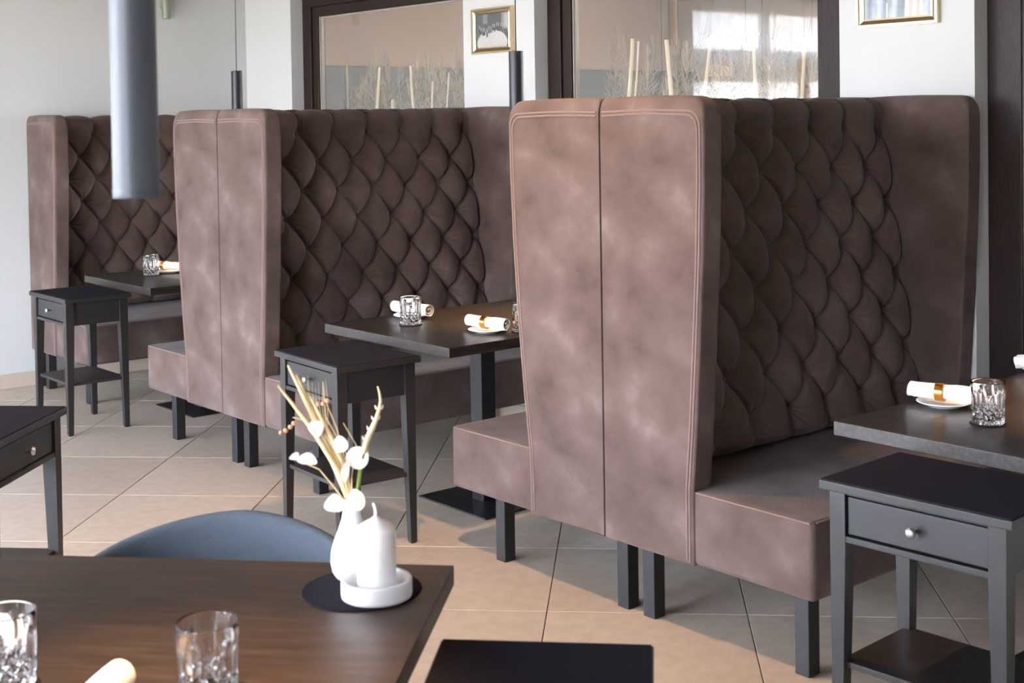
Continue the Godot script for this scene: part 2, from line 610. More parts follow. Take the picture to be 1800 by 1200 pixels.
func build_room() -> void:
	build_floor()
	var T := 0.26
	# back wall with two windows and a door
	var holes := [[-7.655, -5.83, 0.95, 2.43], [-5.237, -3.347, 0.95, 2.55], [-2.741, -1.62, 0.0, 2.35]]
	var a := Acc.new()
	for e in wall_boxes(WALL_X, ROOM_X + T, 0.0, CEIL, holes):
		a.box(Vector3(e[0], e[2], WALL_Z - T), Vector3(e[1], e[3], WALL_Z))
	setting("wall_back", "pale grey painted back wall around the dark framed windows", a.mesh(), M.wall_paint)
	back_window("window_1", "dark wood framed interior window above the middle booth", -7.655, -5.83, 0.95, 2.43, WALL_Z - 0.088)
	back_window("window_2", "wide dark wood framed interior window mirroring sheer curtains", -5.237, -3.347, 0.95, 2.55, WALL_Z - 0.088, 0.155)
	# door at the right
	var d := Node3D.new()
	d.name = "door_1"
	add_child(d)
	d.position = Vector3(-2.741, 0, WALL_Z - 0.085)
	tag(d, "dark brown wooden door and frame at the right edge", "", "", "structure")
	bar(d, "jamb", Vector3(0, 0, -0.09), Vector3(0.14, 2.35, 0), M.frame_wood, 0.006)
	bar(d, "jamb", Vector3(0.98, 0, -0.09), Vector3(1.12, 2.35, 0), M.frame_wood, 0.006)
	bar(d, "head", Vector3(0.14, 2.21, -0.09), Vector3(0.98, 2.35, 0), M.frame_wood, 0.006)
	bar(d, "stile", Vector3(0.155, 0.01, -0.085), Vector3(0.27, 2.2, -0.03), M.frame_wood, 0.006)
	bar(d, "stile", Vector3(0.85, 0.01, -0.085), Vector3(0.965, 2.2, -0.03), M.frame_wood, 0.006)
	for y in [[0.01, 0.16], [0.95, 1.07], [2.08, 2.2]]:
		bar(d, "rail", Vector3(0.27, y[0], -0.085), Vector3(0.85, y[1], -0.03), M.frame_wood, 0.006)
	bar(d, "panel", Vector3(0.26, 0.15, -0.07), Vector3(0.86, 0.96, -0.048), M.frame_wood, 0.004)
	bar(d, "panel", Vector3(0.26, 1.06, -0.07), Vector3(0.86, 2.09, -0.048), M.frame_wood, 0.004)
	part("handle", _handle(), M.pewter, d, Vector3(0.91, 1.02, -0.03))
	# left wall: solid beside the booths, glazed nearer the camera
	var lh := [[-0.3, 3.1, 0.35, 1.97], [-0.3, 3.1, 2.15, 2.62]]
	var b := Acc.new()
	for e in wall_boxes(WALL_Z - T, ROOM_Z + T, 0.0, CEIL, lh):
		b.box(Vector3(WALL_X - T, e[2], e[0]), Vector3(WALL_X, e[3], e[1]))
	setting("wall_left", "pale grey painted side wall behind the farthest booth", b.mesh(), M.wall_paint)
	plain_window("window_3", "large daylight window in the side wall", Vector3(WALL_X - 0.12, 0.35, 1.4), PI / 2, 3.4, 1.62, 3)
	plain_window("window_7", "upper lights above the side wall window", Vector3(WALL_X - 0.12, 2.15, 1.4), PI / 2, 3.4, 0.47, 3)
	# front wall with the street windows and one opening added for light
	var fh := [[-7.9, -5.3, 0.35, 2.75], [-4.9, -2.3, 0.35, 2.75], [-1.0, 0.4, 0.35, 2.75]]
	var c := Acc.new()
	for e in wall_boxes(WALL_X, ROOM_X + T, 0.0, CEIL, fh):
		c.box(Vector3(e[0], e[2], ROOM_Z), Vector3(e[1], e[3], ROOM_Z + T))
	setting("wall_front", "pale painted street wall with large windows", c.mesh(), M.wall_paint)
	for i in 2:
		plain_window("window_%d" % (4 + i), "large street window in the front wall", Vector3([-6.6, -3.6][i], 0.35, ROOM_Z + 0.12), 0.0, 2.6, 2.4, 2)
	plain_window("window_6", "narrow unseen window added in the front wall to light the tufted back", Vector3(-0.3, 0.35, ROOM_Z + 0.12), 0.0, 1.4, 2.4, 1)  # added window: grazing light for the nearest tufted back
	setting("wall_right", "pale painted wall at the right end of the room", bx(Vector3(ROOM_X, 0, WALL_Z), Vector3(ROOM_X + T, CEIL, ROOM_Z)), M.wall_paint)
	setting("ceiling", "plain brown timber ceiling", bx(Vector3(WALL_X - T, CEIL, WALL_Z - T), Vector3(ROOM_X + T, CEIL + 0.2, ROOM_Z + T)), M.ceiling_paint)
	# skirting tiles
	var s := Acc.new()
	s.rbox(Vector3(WALL_X + 0.006, 0.045, (WALL_Z + 0.4) / 2 + 0.1), Vector3(0.012, 0.09, 5.16), 0.003)
	setting("baseboard_left", "beige tile skirting along the side wall", s.mesh(), M.baseboard)
	var s2 := Acc.new()
	s2.rbox(Vector3((WALL_X - 2.741) / 2 + 0.006, 0.045, WALL_Z + 0.006), Vector3(-2.741 - WALL_X - 0.014, 0.09, 0.012), 0.003)
	setting("baseboard_back", "beige tile skirting along the back wall", s2.mesh(), M.baseboard)
	var t := Acc.new()
	t.rbox(Vector3(WALL_X + 0.012, 0.145, -4.0), Vector3(0.024, 0.05, 1.05), 0.003)
	t.rbox(Vector3(WALL_X + 0.014, 0.15, -3.47), Vector3(0.028, 0.09, 0.03), 0.003)
	setting("trim_1", "thin pale cable duct low on the side wall under the far booth", t.mesh(), M.duct)
	build_next_room()

func _handle() -> ArrayMesh:
	var a := Acc.new()
	a.tube([Vector3(0, 0, 0), Vector3(0, 0, 0.05), Vector3(-0.01, 0, 0.056), Vector3(-0.11, 0, 0.056)], [0.009], 10)
	a.rbox(Vector3(0, -0.03, 0.004), Vector3(0.035, 0.16, 0.008), 0.003)
	return a.mesh()

func build_next_room() -> void:
	var z0 := WALL_Z - 0.26
	var z1 := -9.18
	var H := 2.62
	setting("wall_next_left", "beige wall of the room behind the glass", bx(Vector3(WALL_X - 0.26, 0, z1 - 0.2), Vector3(WALL_X, H, z0)), M.beige_paint)
	setting("trim_2", "dark grey wainscot panel in the room behind the glass", rb(Vector3(WALL_X + 0.012, 1.0, (z0 + z1) / 2), Vector3(0.024, 1.99, z0 - z1 - 0.01), 0.004), M.grey_panel)
	setting("ceiling_next", "warm timber ceiling of the room behind the glass", bx(Vector3(WALL_X - 0.26, H, z1 - 0.2), Vector3(ROOM_X, H + 0.15, z0)), M.oak_ceiling)
	setting("wall_next_right", "beige end wall of the room behind the glass", bx(Vector3(ROOM_X, 0, z1 - 0.2), Vector3(ROOM_X + 0.2, H + 0.15, z0)), M.beige_paint)
	setting("floor_next", "plain stone floor of the room behind the glass", bx(Vector3(WALL_X, -0.004, z1), Vector3(ROOM_X, 0.0, z0)), M.floor_tile_0)
	var holes := []
	for i in 2:
		var x := WALL_X + 2.3 + i * 3.4
		holes.append([x, x + 3.0, 0.35, 2.3])
	var a := Acc.new()
	for e in wall_boxes(WALL_X, ROOM_X, 0.0, H, holes):
		a.box(Vector3(e[0], e[2], z1 - 0.2), Vector3(e[1], e[3], z1))
	setting("wall_next_far", "beige far wall of the room behind the glass", a.mesh(), M.beige_paint)
	for i in 2:
		plain_window("window_%d" % (8 + i), "unseen window added to light the farther room", Vector3(WALL_X + 2.3 + i * 3.4 + 1.5, 0.35, z1 - 0.1), 0.0, 3.0, 1.95, 3)  # windows added out of view so the room behind the glass is lit

func build_curtains() -> void:
	# sheer curtains drawn across the side wall window, seen mirrored in the wide interior window
	var nx := 150
	var ny := 8
	for i in 3:
		var w := 1.16
		rng.seed = 300 + i
		var ph := rng.randf() * 6.0
		var one := PackedVector3Array()
		var two := PackedVector3Array()
		for k in nx:
			for j in ny:
				var t := float(k) / (nx - 1)
				var y := 2.68 - 2.63 * j / (ny - 1)
				var f := 0.020 * sin(t * 52.0 + ph) + 0.014 * sin(t * 23.0 + ph * 2 + y * 0.5) + 0.006 * sin(t * 97.0)
				one.append(Vector3(f + 0.0006, y, (0.5 - t) * w))
				two.append(Vector3(f - 0.0006, y, (t - 0.5) * w))
		var acc := Acc.new()
		acc.grid(one, nx, ny)
		for k in nx:
			for j in ny:
				two[k * ny + j].x = one[(nx - 1 - k) * ny + j].x - 0.0012
		acc.grid(two, nx, ny)
		var o := part("sheer_curtain", acc.mesh(), M.sheer, null, Vector3(WALL_X + 0.1, 0, 0.14 + i * 1.18))
		tag(o, ["sheer white curtain at the booth end of the side window", "middle sheer white curtain of the side window", "sheer white curtain at the street end of the side window"][i], "curtain", "sheer curtains at the side window")
	var rod := Acc.new()
	rod.tube([Vector3(WALL_X + 0.1, 2.695, -0.45), Vector3(WALL_X + 0.1, 2.695, 3.2)], [0.012], 8)
	for z in [-0.4, 1.4, 3.15]:
		rod.tube([Vector3(WALL_X, 2.695, z), Vector3(WALL_X + 0.1, 2.695, z)], [0.007], 6)
	tag(part("curtain_rod", rod.mesh(), M.frame_wood), "dark rod carrying the sheer curtains of the side window", "curtain rod")

# ------------------------------------------------------------------ benches
func wing_outline(pts: Array, top: float, rc: float, inset: float) -> PackedVector2Array:
	# pts: [height, reach] of the free edge from the underside upwards; the back edge is x = 0.003
	var o := PackedVector2Array()
	var back := 0.0015 + inset * 0.12
	o.append(Vector2(back, BENCH_B + inset * 0.6))
	o.append(Vector2(pts[0][1] - inset, BENCH_B + inset * 0.6))
	for i in range(1, pts.size()):
		o.append(Vector2(pts[i][1] - inset, pts[i][0]))
	var w: float = pts[-1][1] - inset
	for k in 7:
		var t := PI / 2 * k / 6
		o.append(Vector2(w - rc + rc * cos(t), top - rc + rc * sin(t)))
	for k in range(1, 5):
		o.append(Vector2(lerpf(w - rc, back + 0.014, k / 5.0), top + 0.004 * sin(PI * k / 5.0)))
	for k in 4:
		var t := PI / 2 * k / 3
		o.append(Vector2(back + 0.014 - 0.014 * sin(t), top - 0.014 + 0.014 * cos(t)))
	return o

func wing_mesh(pts: Array, t: float) -> ArrayMesh:
	# centred on z = 0, thickness t, both faces rounded
	var acc := Acc.new()
	var loops := []
	for k in [[0.5, 0.011, 0.044], [0.488, 0.006, 0.034], [0.455, 0.0015, 0.02], [0.40, 0.0, 0.008], [0.3, 0.0, 0.001], [0.2, 0.0, 0.0], [-0.2, 0.0, 0.0], [-0.3, 0.0, 0.001], [-0.40, 0.0, 0.008], [-0.455, 0.0015, 0.02], [-0.488, 0.006, 0.034], [-0.5, 0.011, 0.044]]:
		var o := wing_outline(pts, BENCH_T - k[2], 0.06 - k[2] * 0.4, k[1])
		var l := PackedVector3Array()
		for q in o:
			l.append(Vector3(q.x, q.y, k[0] * t))
		loops.append(l)
	var p := PackedVector3Array()
	for l in loops:
		p.append_array(l)
	# outline runs counter-clockwise in xy; loops run from +z to -z
	acc.grid(p, loops.size(), loops[0].size(), false, true)
	acc.poly(loops[0])
	var last: PackedVector3Array = loops[-1].duplicate()
	last.reverse()
	acc.poly(last)
	return acc.mesh()

func piping_mesh(pts: Array, t: float, side: float, extra: float) -> ArrayMesh:
	var o := wing_outline(pts, BENCH_T - 0.046 - extra, 0.045, 0.014 + extra)
	var path := []
	for k in range(1, o.size() - 4):
		path.append(Vector3(o[k].x, o[k].y, side * (t * 0.5 - 0.0005)))
	path.append(Vector3(0.012, BENCH_T - 0.046 - extra, side * (t * 0.5 - 0.0005)))
	var a := Acc.new()
	a.tube(path, [0.0042], 6)
	return a.mesh()

const TUFT_Y0 := 1.544
const TUFT_DY := 0.138
const TUFT_DZ := 0.2036
func back_plane(y: float) -> float:
	return 0.034 + (1.62 - y) * 0.14

func tuft_height(y: float, z: float) -> float:
	# diamond tufting: domed pillows, creases along the diamonds, deep pits with drawn folds at the buttons
	var zz := (z + 0.65) / TUFT_DZ
	var yy := (TUFT_Y0 - y) / (2 * TUFT_DY)
	if y > TUFT_Y0: yy = 0.0
	if yy > 3.5: yy = 3.5
	var a := zz + yy
	var b := zz - yy
	var ra: float = round(a)
	var rb_: float = round(b)
	var da := absf(a - ra) * 0.164
	var db := absf(b - rb_) * 0.164
	var ua := absf(sin(PI * a))
	var ub := absf(sin(PI * b))
	var dome := 0.66 + 0.34 * pow(ua * ub, 0.6)
	var d := minf(da, db)
	var crease := 1.0 - 0.30 * exp(-pow(d / 0.0085, 2.0))
	# the tuck of cloth runs beside the crease on its lower side
	var tuck := 0.05 * exp(-pow((da - 0.014) / 0.0035, 2.0)) * (1.0 if a > ra else 0.0) + 0.05 * exp(-pow((db - 0.014) / 0.0035, 2.0)) * (1.0 if b < rb_ else 0.0)
	# nearest button
	var bz := (ra + rb_) * 0.5
	var by := (ra - rb_) * 0.5
	var dz := (zz - bz) * TUFT_DZ
	var dy := (yy - by) * 2 * TUFT_DY
	if y > TUFT_Y0: dy = TUFT_Y0 - y
	if (TUFT_Y0 - y) / (2 * TUFT_DY) > 3.5: dy = (TUFT_Y0 - y) - 7 * TUFT_DY
	var r := sqrt(dz * dz + dy * dy)
	var pit := 1.0 - exp(-pow(r / 0.030, 1.3))
	var h := (dome * crease - tuck * (1.0 - exp(-r / 0.03))) * (0.06 + 0.94 * pit)
	var th := atan2(dy, dz)
	h += 0.11 * cos(12.0 * th + bz * 2.3 + by * 1.1) * exp(-r / 0.03) * (1.0 - exp(-pow(r / 0.012, 2.0)))
	return 0.064 * h

func tuft_mesh(half: float) -> ArrayMesh:
	var nz := 330
	var prof := []   # base point, outward direction (in xy), height used for the pattern, bulge factor
	var yb := 0.478
	for k in 4:
		var t := k / 4.0
		prof.append([Vector2(lerpf(0.03, back_plane(yb), t), yb), Vector2(0.2, -1).normalized(), yb, 0.1 + 0.2 * t])
	var y := yb
	while y < 1.606:
		prof.append([Vector2(back_plane(y), y), Vector2(1, 0), y, clampf(0.35 + (y - yb) / 0.05, 0, 1)])
		y += 0.0042
	for k in 11:
		var t := PI / 2 * k / 10
		prof.append([Vector2(back_plane(1.606) - 0.03 + 0.03 * cos(t), 1.606 + 0.018 * sin(t)), Vector2(cos(t), sin(t)), 1.606 + 0.05 * k / 10.0, lerpf(1.0, 0.5, k / 10.0)])
	prof.append([Vector2(0.003, 1.62), Vector2(0, 1), 1.66, 0.25])
	prof.append([Vector2(0.003, 0.48), Vector2(-1, 0), 1.64, 0.0])
	var p := PackedVector3Array()
	for i in nz:
		var z := lerpf(half, -half, float(i) / (nz - 1))
		var edge := clampf((half - absf(z)) / 0.03, 0.0, 1.0)
		for q in prof:
			var h: float = tuft_height(q[2], z) * q[3] * lerpf(0.45, 1.0, sqrt(edge))
			var b: Vector2 = q[0] + q[1] * h
			# each pillow hangs a little over the one below
			b.y -= 0.24 * h * smoothstep(1.6, 1.5, q[2]) * smoothstep(yb, yb + 0.08, q[2])
			p.append(Vector3(b.x, b.y, z))
	var a := Acc.new()
	a.grid(p, nz, prof.size())
	return a.mesh()

var bench_parts := {}
func make_bench(left: bool) -> Node3D:
	var o := Node3D.new()
	var L := 1.528
	var t := 0.085
	var edge: Array
	var legs: Array
	if left:
		edge = [[BENCH_B, 0.372], [0.455, 0.378], [0.64, 0.402], [0.9, 0.428], [1.17, 0.448], [1.4, 0.458], [1.5, 0.46]]
		legs = [[0.575, 1.0], [0.575, -1.0], [0.05, -1.0]]
	else:
		edge = [[BENCH_B, 0.388], [0.455, 0.388], [0.64, 0.404], [0.9, 0.422], [1.17, 0.438], [1.4, 0.446], [1.5, 0.447]]
		legs = [[0.77, 1.0], [0.77, -1.0], [0.165, 1.0], [0.165, -1.0], [0.048, 1.0]]
	var wing := wing_mesh(edge, t)
	for s in [1.0, -1.0]:
		var w := part("wing", wing, M.velvet, o, Vector3(0, 0, s * (L / 2 - t / 2)))
		for x in [0.0, 0.011]:
			part("piping", piping_mesh(edge, t, s, x), M.velvet_piping, w)
	if not bench_parts.has("back"):
		bench_parts.back = tuft_mesh(L / 2 - t + 0.012)
		var bt := Acc.new()
		bt.lathe([Vector2(0.0, -0.006), Vector2(0.009, -0.004), Vector2(0.0115, 0.0), Vector2(0.009, 0.004), Vector2(0.004, 0.006), Vector2(0.0, 0.0065)], 8)
		bench_parts.button = bt.mesh()
	var back := part("tufted_back", bench_parts.back, M.velvet, o)
	for k in 8:
		for i in range(-1, 9):
			var z := -0.65 + TUFT_DZ * (i + (0.5 if k % 2 else 0.0))
			if absf(z) > L / 2 - t - 0.02:
				continue
			var y := TUFT_Y0 - TUFT_DY * k
			part("button", bench_parts.button, M.velvet, back, Vector3(back_plane(y) + 0.004, y, z), Vector3(0, 0, -PI / 2))
	var seat := Acc.new()
	var sd := 0.83
	seat.rbox(Vector3((sd + 0.03) / 2, (BENCH_B + BENCH_S) / 2, 0), Vector3(sd - 0.03, BENCH_S - BENCH_B, L - 0.016), 0.018, 4)
	var sm := part("seat", seat.mesh(), M.velvet, o)
	var seam := Acc.new()
	var ys := BENCH_S - 0.004
	for s in [1.0, -1.0]:
		seam.tube([Vector3(edge[1][1] - 0.02, ys - 0.001, s * (L / 2 - 0.0115)), Vector3(sd - 0.012, ys - 0.001, s * (L / 2 - 0.0115))], [0.0032], 6)
	seam.tube([Vector3(sd - 0.0045, ys - 0.001, L / 2 - 0.03), Vector3(sd - 0.0045, ys - 0.001, -L / 2 + 0.03)], [0.0032], 6)
	part("seam", seam.mesh(), M.velvet_piping, sm)
	var leg := rb(Vector3(0, BENCH_B / 2 + 0.003, 0), Vector3(0.05, BENCH_B + 0.006, 0.05), 0.003)
	for e in legs:
		part("leg", leg, M.black_leg, o, Vector3(e[0], 0, (1.0 if left == false else -1.0) * e[1] * (L / 2 - 0.055)))
	return o

func build_benches() -> void:
	var rightp := make_bench(false)
	var leftp := make_bench(true)
	var list := [
		[rightp, -3.1605, -3.7895, 0.0, "brown velvet bench facing right beside the right dining table"],
		[leftp, -3.1635, -3.7895, PI, "brown velvet bench facing left, back to back with the nearest one"],
		[rightp, -5.7295, -3.768, 0.0, "brown velvet bench facing the middle table, deep tufted back in full view"],
		[leftp, -5.7325, -3.768, PI, "brown velvet bench with pale seat corner at the far table"],
		[rightp, -8.232, -3.792, 0.0, "farthest brown velvet bench standing against the side wall"],
	]
	var used := {}
	for e in list:
		var o: Node3D = e[0] if not used.has(e[0]) else e[0].duplicate()
		used[e[0]] = true
		o.name = numbered("booth_bench")
		add_child(o)
		o.position = Vector3(e[1], 0, e[2])
		o.rotation.y = e[3]
		tag(o, e[4], "bench", "tall velvet booth benches")

# ------------------------------------------------------------------ tables
func make_table(w: float, l: float, label: String, at: Vector3, turn: float, wood: Material) -> void:
	# long side along local z, front end at +z
	var o := thing("dining_table", label, "table", at, turn, "dark wood dining tables")
	part("tabletop", rb(Vector3(0, TABLE_H - 0.0195, 0), Vector3(w, 0.039, l), 0.0025), wood, o)
	for s in [1.0, -1.0]:
		var z: float = s * (l / 2 - 0.5)
		part("column", rb(Vector3(0, (TABLE_H - 0.04) / 2, z), Vector3(0.075, TABLE_H - 0.042, 0.075), 0.003), M.black_steel, o)
		part("base_plate", rb(Vector3(0, 0.005, z), Vector3(0.45, 0.008, 0.36), 0.003), M.black_steel, o)
	part("support_bar", rb(Vector3(0, TABLE_H - 0.046, 0), Vector3(0.09, 0.014, l - 0.7), 0.002), M.black_steel, o)

const ST_W := 0.495
const ST_D := 0.362
const ST_H := 0.71
func make_side_table() -> Node3D:
	var o := Node3D.new()
	part("top", rb(Vector3(0, ST_H - 0.011, 0), Vector3(ST_W, 0.022, ST_D), 0.0025), M.side_wood, o)
	var lx := ST_W / 2 - 0.043
	var lz := ST_D / 2 - 0.035
	for sx in [-1.0, 1.0]:
		for sz in [1.0, -1.0]:
			var a := Acc.new()
			a.taper(Vector3(sx * (lx + 0.006), 0.006, sz * (lz + 0.006)), Vector3(sx * lx, 0.55, sz * lz), Vector2(0.026, 0.026), Vector2(0.042, 0.042))
			a.taper(Vector3(sx * lx, 0.55, sz * lz), Vector3(sx * lx, ST_H - 0.022, sz * lz), Vector2(0.042, 0.042), Vector2(0.042, 0.042))
			a.rbox(Vector3(sx * (lx + 0.006), 0.0045, sz * (lz + 0.006)), Vector3(0.022, 0.009, 0.022), 0.002)
			part("leg", a.mesh(), M.side_wood, o)
	var y0 := ST_H - 0.145
	var y1 := ST_H - 0.022
	for sx in [-1.0, 1.0]:
		part("side_panel", rb(Vector3(sx * lx, (y0 + y1) / 2, 0), Vector3(0.016, y1 - y0, 2 * lz - 0.038), 0.002), M.side_wood, o)
	part("back_panel", rb(Vector3(0, (y0 + y1) / 2, -lz), Vector3(2 * lx - 0.038, y1 - y0, 0.016), 0.002), M.side_wood, o)
	part("front_rail", rb(Vector3(0, y0 + 0.008, lz + 0.008), Vector3(2 * lx - 0.04, 0.016, 0.022), 0.002), M.side_wood, o)
	part("front_rail", rb(Vector3(0, y1 - 0.004, lz + 0.004), Vector3(2 * lx - 0.04, 0.008, 0.022), 0.001), M.side_wood, o)
	var dr := part("drawer", rb(Vector3(0, (y0 + y1) / 2 + 0.004, lz + 0.004), Vector3(2 * lx - 0.048, y1 - y0 - 0.032, 0.018), 0.0025), M.side_wood, o)
	var kn := Acc.new()
	kn.lathe([Vector2(0.0045, 0.0), Vector2(0.0045, 0.012), Vector2(0.010, 0.016), Vector2(0.0135, 0.021), Vector2(0.0125, 0.026), Vector2(0.007, 0.0285), Vector2(0.0, 0.029)], 20)
	part("knob", kn.mesh(), M.pewter, dr, Vector3(0, (y0 + y1) / 2 + 0.004, lz + 0.013), Vector3(PI / 2, 0, 0))
	part("shelf", rb(Vector3(0, 0.262, 0), Vector3(2 * lx + 0.012, 0.016, 2 * lz + 0.012), 0.002), M.side_shelf, o)
	return o

func felt_mesh(w: float, d: float) -> ArrayMesh:
	return rb(Vector3(0, 0.0015, 0), Vector3(w, 0.003, d), 0.001)

func build_tables() -> void:
	make_table(0.858, 1.43, "dark wood table in the middle booth between two velvet benches", Vector3(-4.385, 0, -3.0027 - 0.715), 0.0, M.table_wood)
	make_table(0.85, 1.43, "dark wood table in the farthest booth beside the wall bench", Vector3(-6.923, 0, -3.0084 - 0.715), 0.0, M.table_wood)
	make_table(0.86, 1.43, "dark wood table at the right edge in front of the door", Vector3(-2.2621 + 0.43, 0, -3.0388 - 0.715), 0.0, M.table_wood)
	make_table(0.90, 1.40, "brown wood table in the foreground holding vase and candle", Vector3(-1.871, 0, -0.718), deg_to_rad(43.1), M.table_wood_cross)
	var st := make_side_table()
	var list := [
		[Vector3(-4.352, 0, -2.808), -0.058, "black side table with drawer behind the white vase, at the middle booth"],
		[Vector3(-1.785, 0, -2.85), 0.05, "black side table with drawer at the right dining table"],
		[Vector3(-6.965, 0, -2.825), 0.0, "farthest black side table with drawer beside the wall bench"],
		[Vector3(-4.113, 0, -1.333), deg_to_rad(134.4), "black side table at the left edge with its drawer in shade"],
		[Vector3(-1.532, 0, -1.311), deg_to_rad(133.8), "black side table at the bottom edge beside the foreground table"],
	]
	var mats := ["dark felt mat on the side table behind the white vase", "dark felt mat on the side table at the right dining table", "dark felt mat on the farthest side table", "dark felt mat on the side table at the left edge", "large dark felt mat at the bottom edge beside the foreground table"]
	for i in list.size():
		var e: Array = list[i]
		var o: Node3D = st if i == 0 else st.duplicate()
		o.name = numbered("side_table")
		add_child(o)
		o.position = e[0]
		o.rotation.y = e[1]
		tag(o, e[2], "side table", "black side tables with a drawer")
		var f := part("felt_mat", felt_mesh(ST_W - 0.006, ST_D - 0.008), M.felt, null, e[0] + Vector3(0, ST_H, 0), Vector3(0, e[1], 0))
		tag(f, mats[i], "mat", "felt mats on the side tables")

# ------------------------------------------------------------------ tableware
func tumbler_mesh() -> ArrayMesh:
	var a := Acc.new()
	var R := 0.0455
	var H := 0.115
	var prof := []
	for k in 29:
		prof.append(Vector2(lerpf(R * 0.92, R, pow(k / 28.0, 0.7)), 0.003 + (0.101 - 0.003) * k / 28.0))
	a.lathe(prof, 120, Vector3.ZERO, true)
	a.lathe([Vector2(0.0, 0.0), Vector2(R * 0.6, 0.0), Vector2(R * 0.86, 0.0005), prof[0]], 120)
	var up := [prof[-1], Vector2(R, 0.108), Vector2(R, H - 0.002), Vector2(R - 0.0012, H), Vector2(R - 0.003, H - 0.001)]
	for k in 7:
		up.append(Vector2(lerpf(R - 0.0042, R - 0.0095, k / 6.0), lerpf(H - 0.003, 0.018, k / 6.0)))
	up.append(Vector2(R - 0.015, 0.013))
	up.append(Vector2(R * 0.4, 0.0105))
	up.append(Vector2(0.0, 0.010))
	a.lathe(up, 120)
	return a.mesh()

func plate_mesh(R: float) -> ArrayMesh:
	var a := Acc.new()
	a.lathe([Vector2(0, 0.002), Vector2(R * 0.5, 0.002), Vector2(R * 0.52, 0.0), Vector2(R * 0.58, 0.0), Vector2(R * 0.62, 0.003), Vector2(R * 0.97, 0.0125), Vector2(R, 0.0145), Vector2(R * 0.97, 0.0155), Vector2(R * 0.68, 0.0065), Vector2(R * 0.55, 0.005), Vector2(0, 0.005)], 48)
	return a.mesh()

func napkin_mesh(l: float, seed_: int) -> ArrayMesh:
	# a cloth rolled up: spiral strip with thickness, axis along x
	rng.seed = seed_
	var ns := 64
	var nl := 14
	var turns := 2.6
	var sheets := []
	for side in 2:
		var p := PackedVector3Array()
		for i in ns:
			var t := float(i) / (ns - 1)
			var th := TAU * turns * t + 0.6
			var r := lerpf(0.006, 0.0245, pow(t, 0.75)) + (0.0012 if side == 0 else -0.0004)
			for j in nl:
				var u := float(j) / (nl - 1) - 0.5
				var pinch := 1.0 - 0.12 * exp(-pow((u - 0.06) / 0.07, 2)) + 0.05 * sin(u * 7.0 + seed_)
				var end := 0.006 * sin(th * 0.5 + seed_ * 1.3) * signf(u) * smoothstep(0.3, 0.5, absf(u))
				p.append(Vector3(u * l + end, r * pinch * sin(th), r * pinch * cos(th)))
		sheets.append(p)
	var a := Acc.new()
	a.grid(sheets[0], ns, nl)
	var rev := PackedVector3Array()
	for i in ns:
		for j in nl:
			rev.append(sheets[1][(ns - 1 - i) * nl + j])
	a.grid(rev, ns, nl)
	# the cut edges of the cloth
	for e in [0, nl - 1]:
		for i in ns - 1:
			var q: Vector3 = sheets[0][i * nl + e]
			var w: Vector3 = sheets[0][(i + 1) * nl + e]
			var q2: Vector3 = sheets[1][i * nl + e]
			var w2: Vector3 = sheets[1][(i + 1) * nl + e]
			if e == 0: a.quad(q, w, w2, q2)
			else: a.quad(q2, w2, w, q)
	for j in nl - 1:
		var i := ns - 1
		a.quad(sheets[0][i * nl + j], sheets[0][i * nl + j + 1], sheets[1][i * nl + j + 1], sheets[1][i * nl + j])
	return a.mesh()

func ring_mesh() -> ArrayMesh:
	var a := Acc.new()
	a.lathe([Vector2(0.0238, -0.012), Vector2(0.0262, -0.0125), Vector2(0.0268, -0.011), Vector2(0.0268, 0.011), Vector2(0.0262, 0.0125), Vector2(0.0238, 0.012), Vector2(0.0238, -0.012)], 36)
	return a.mesh()

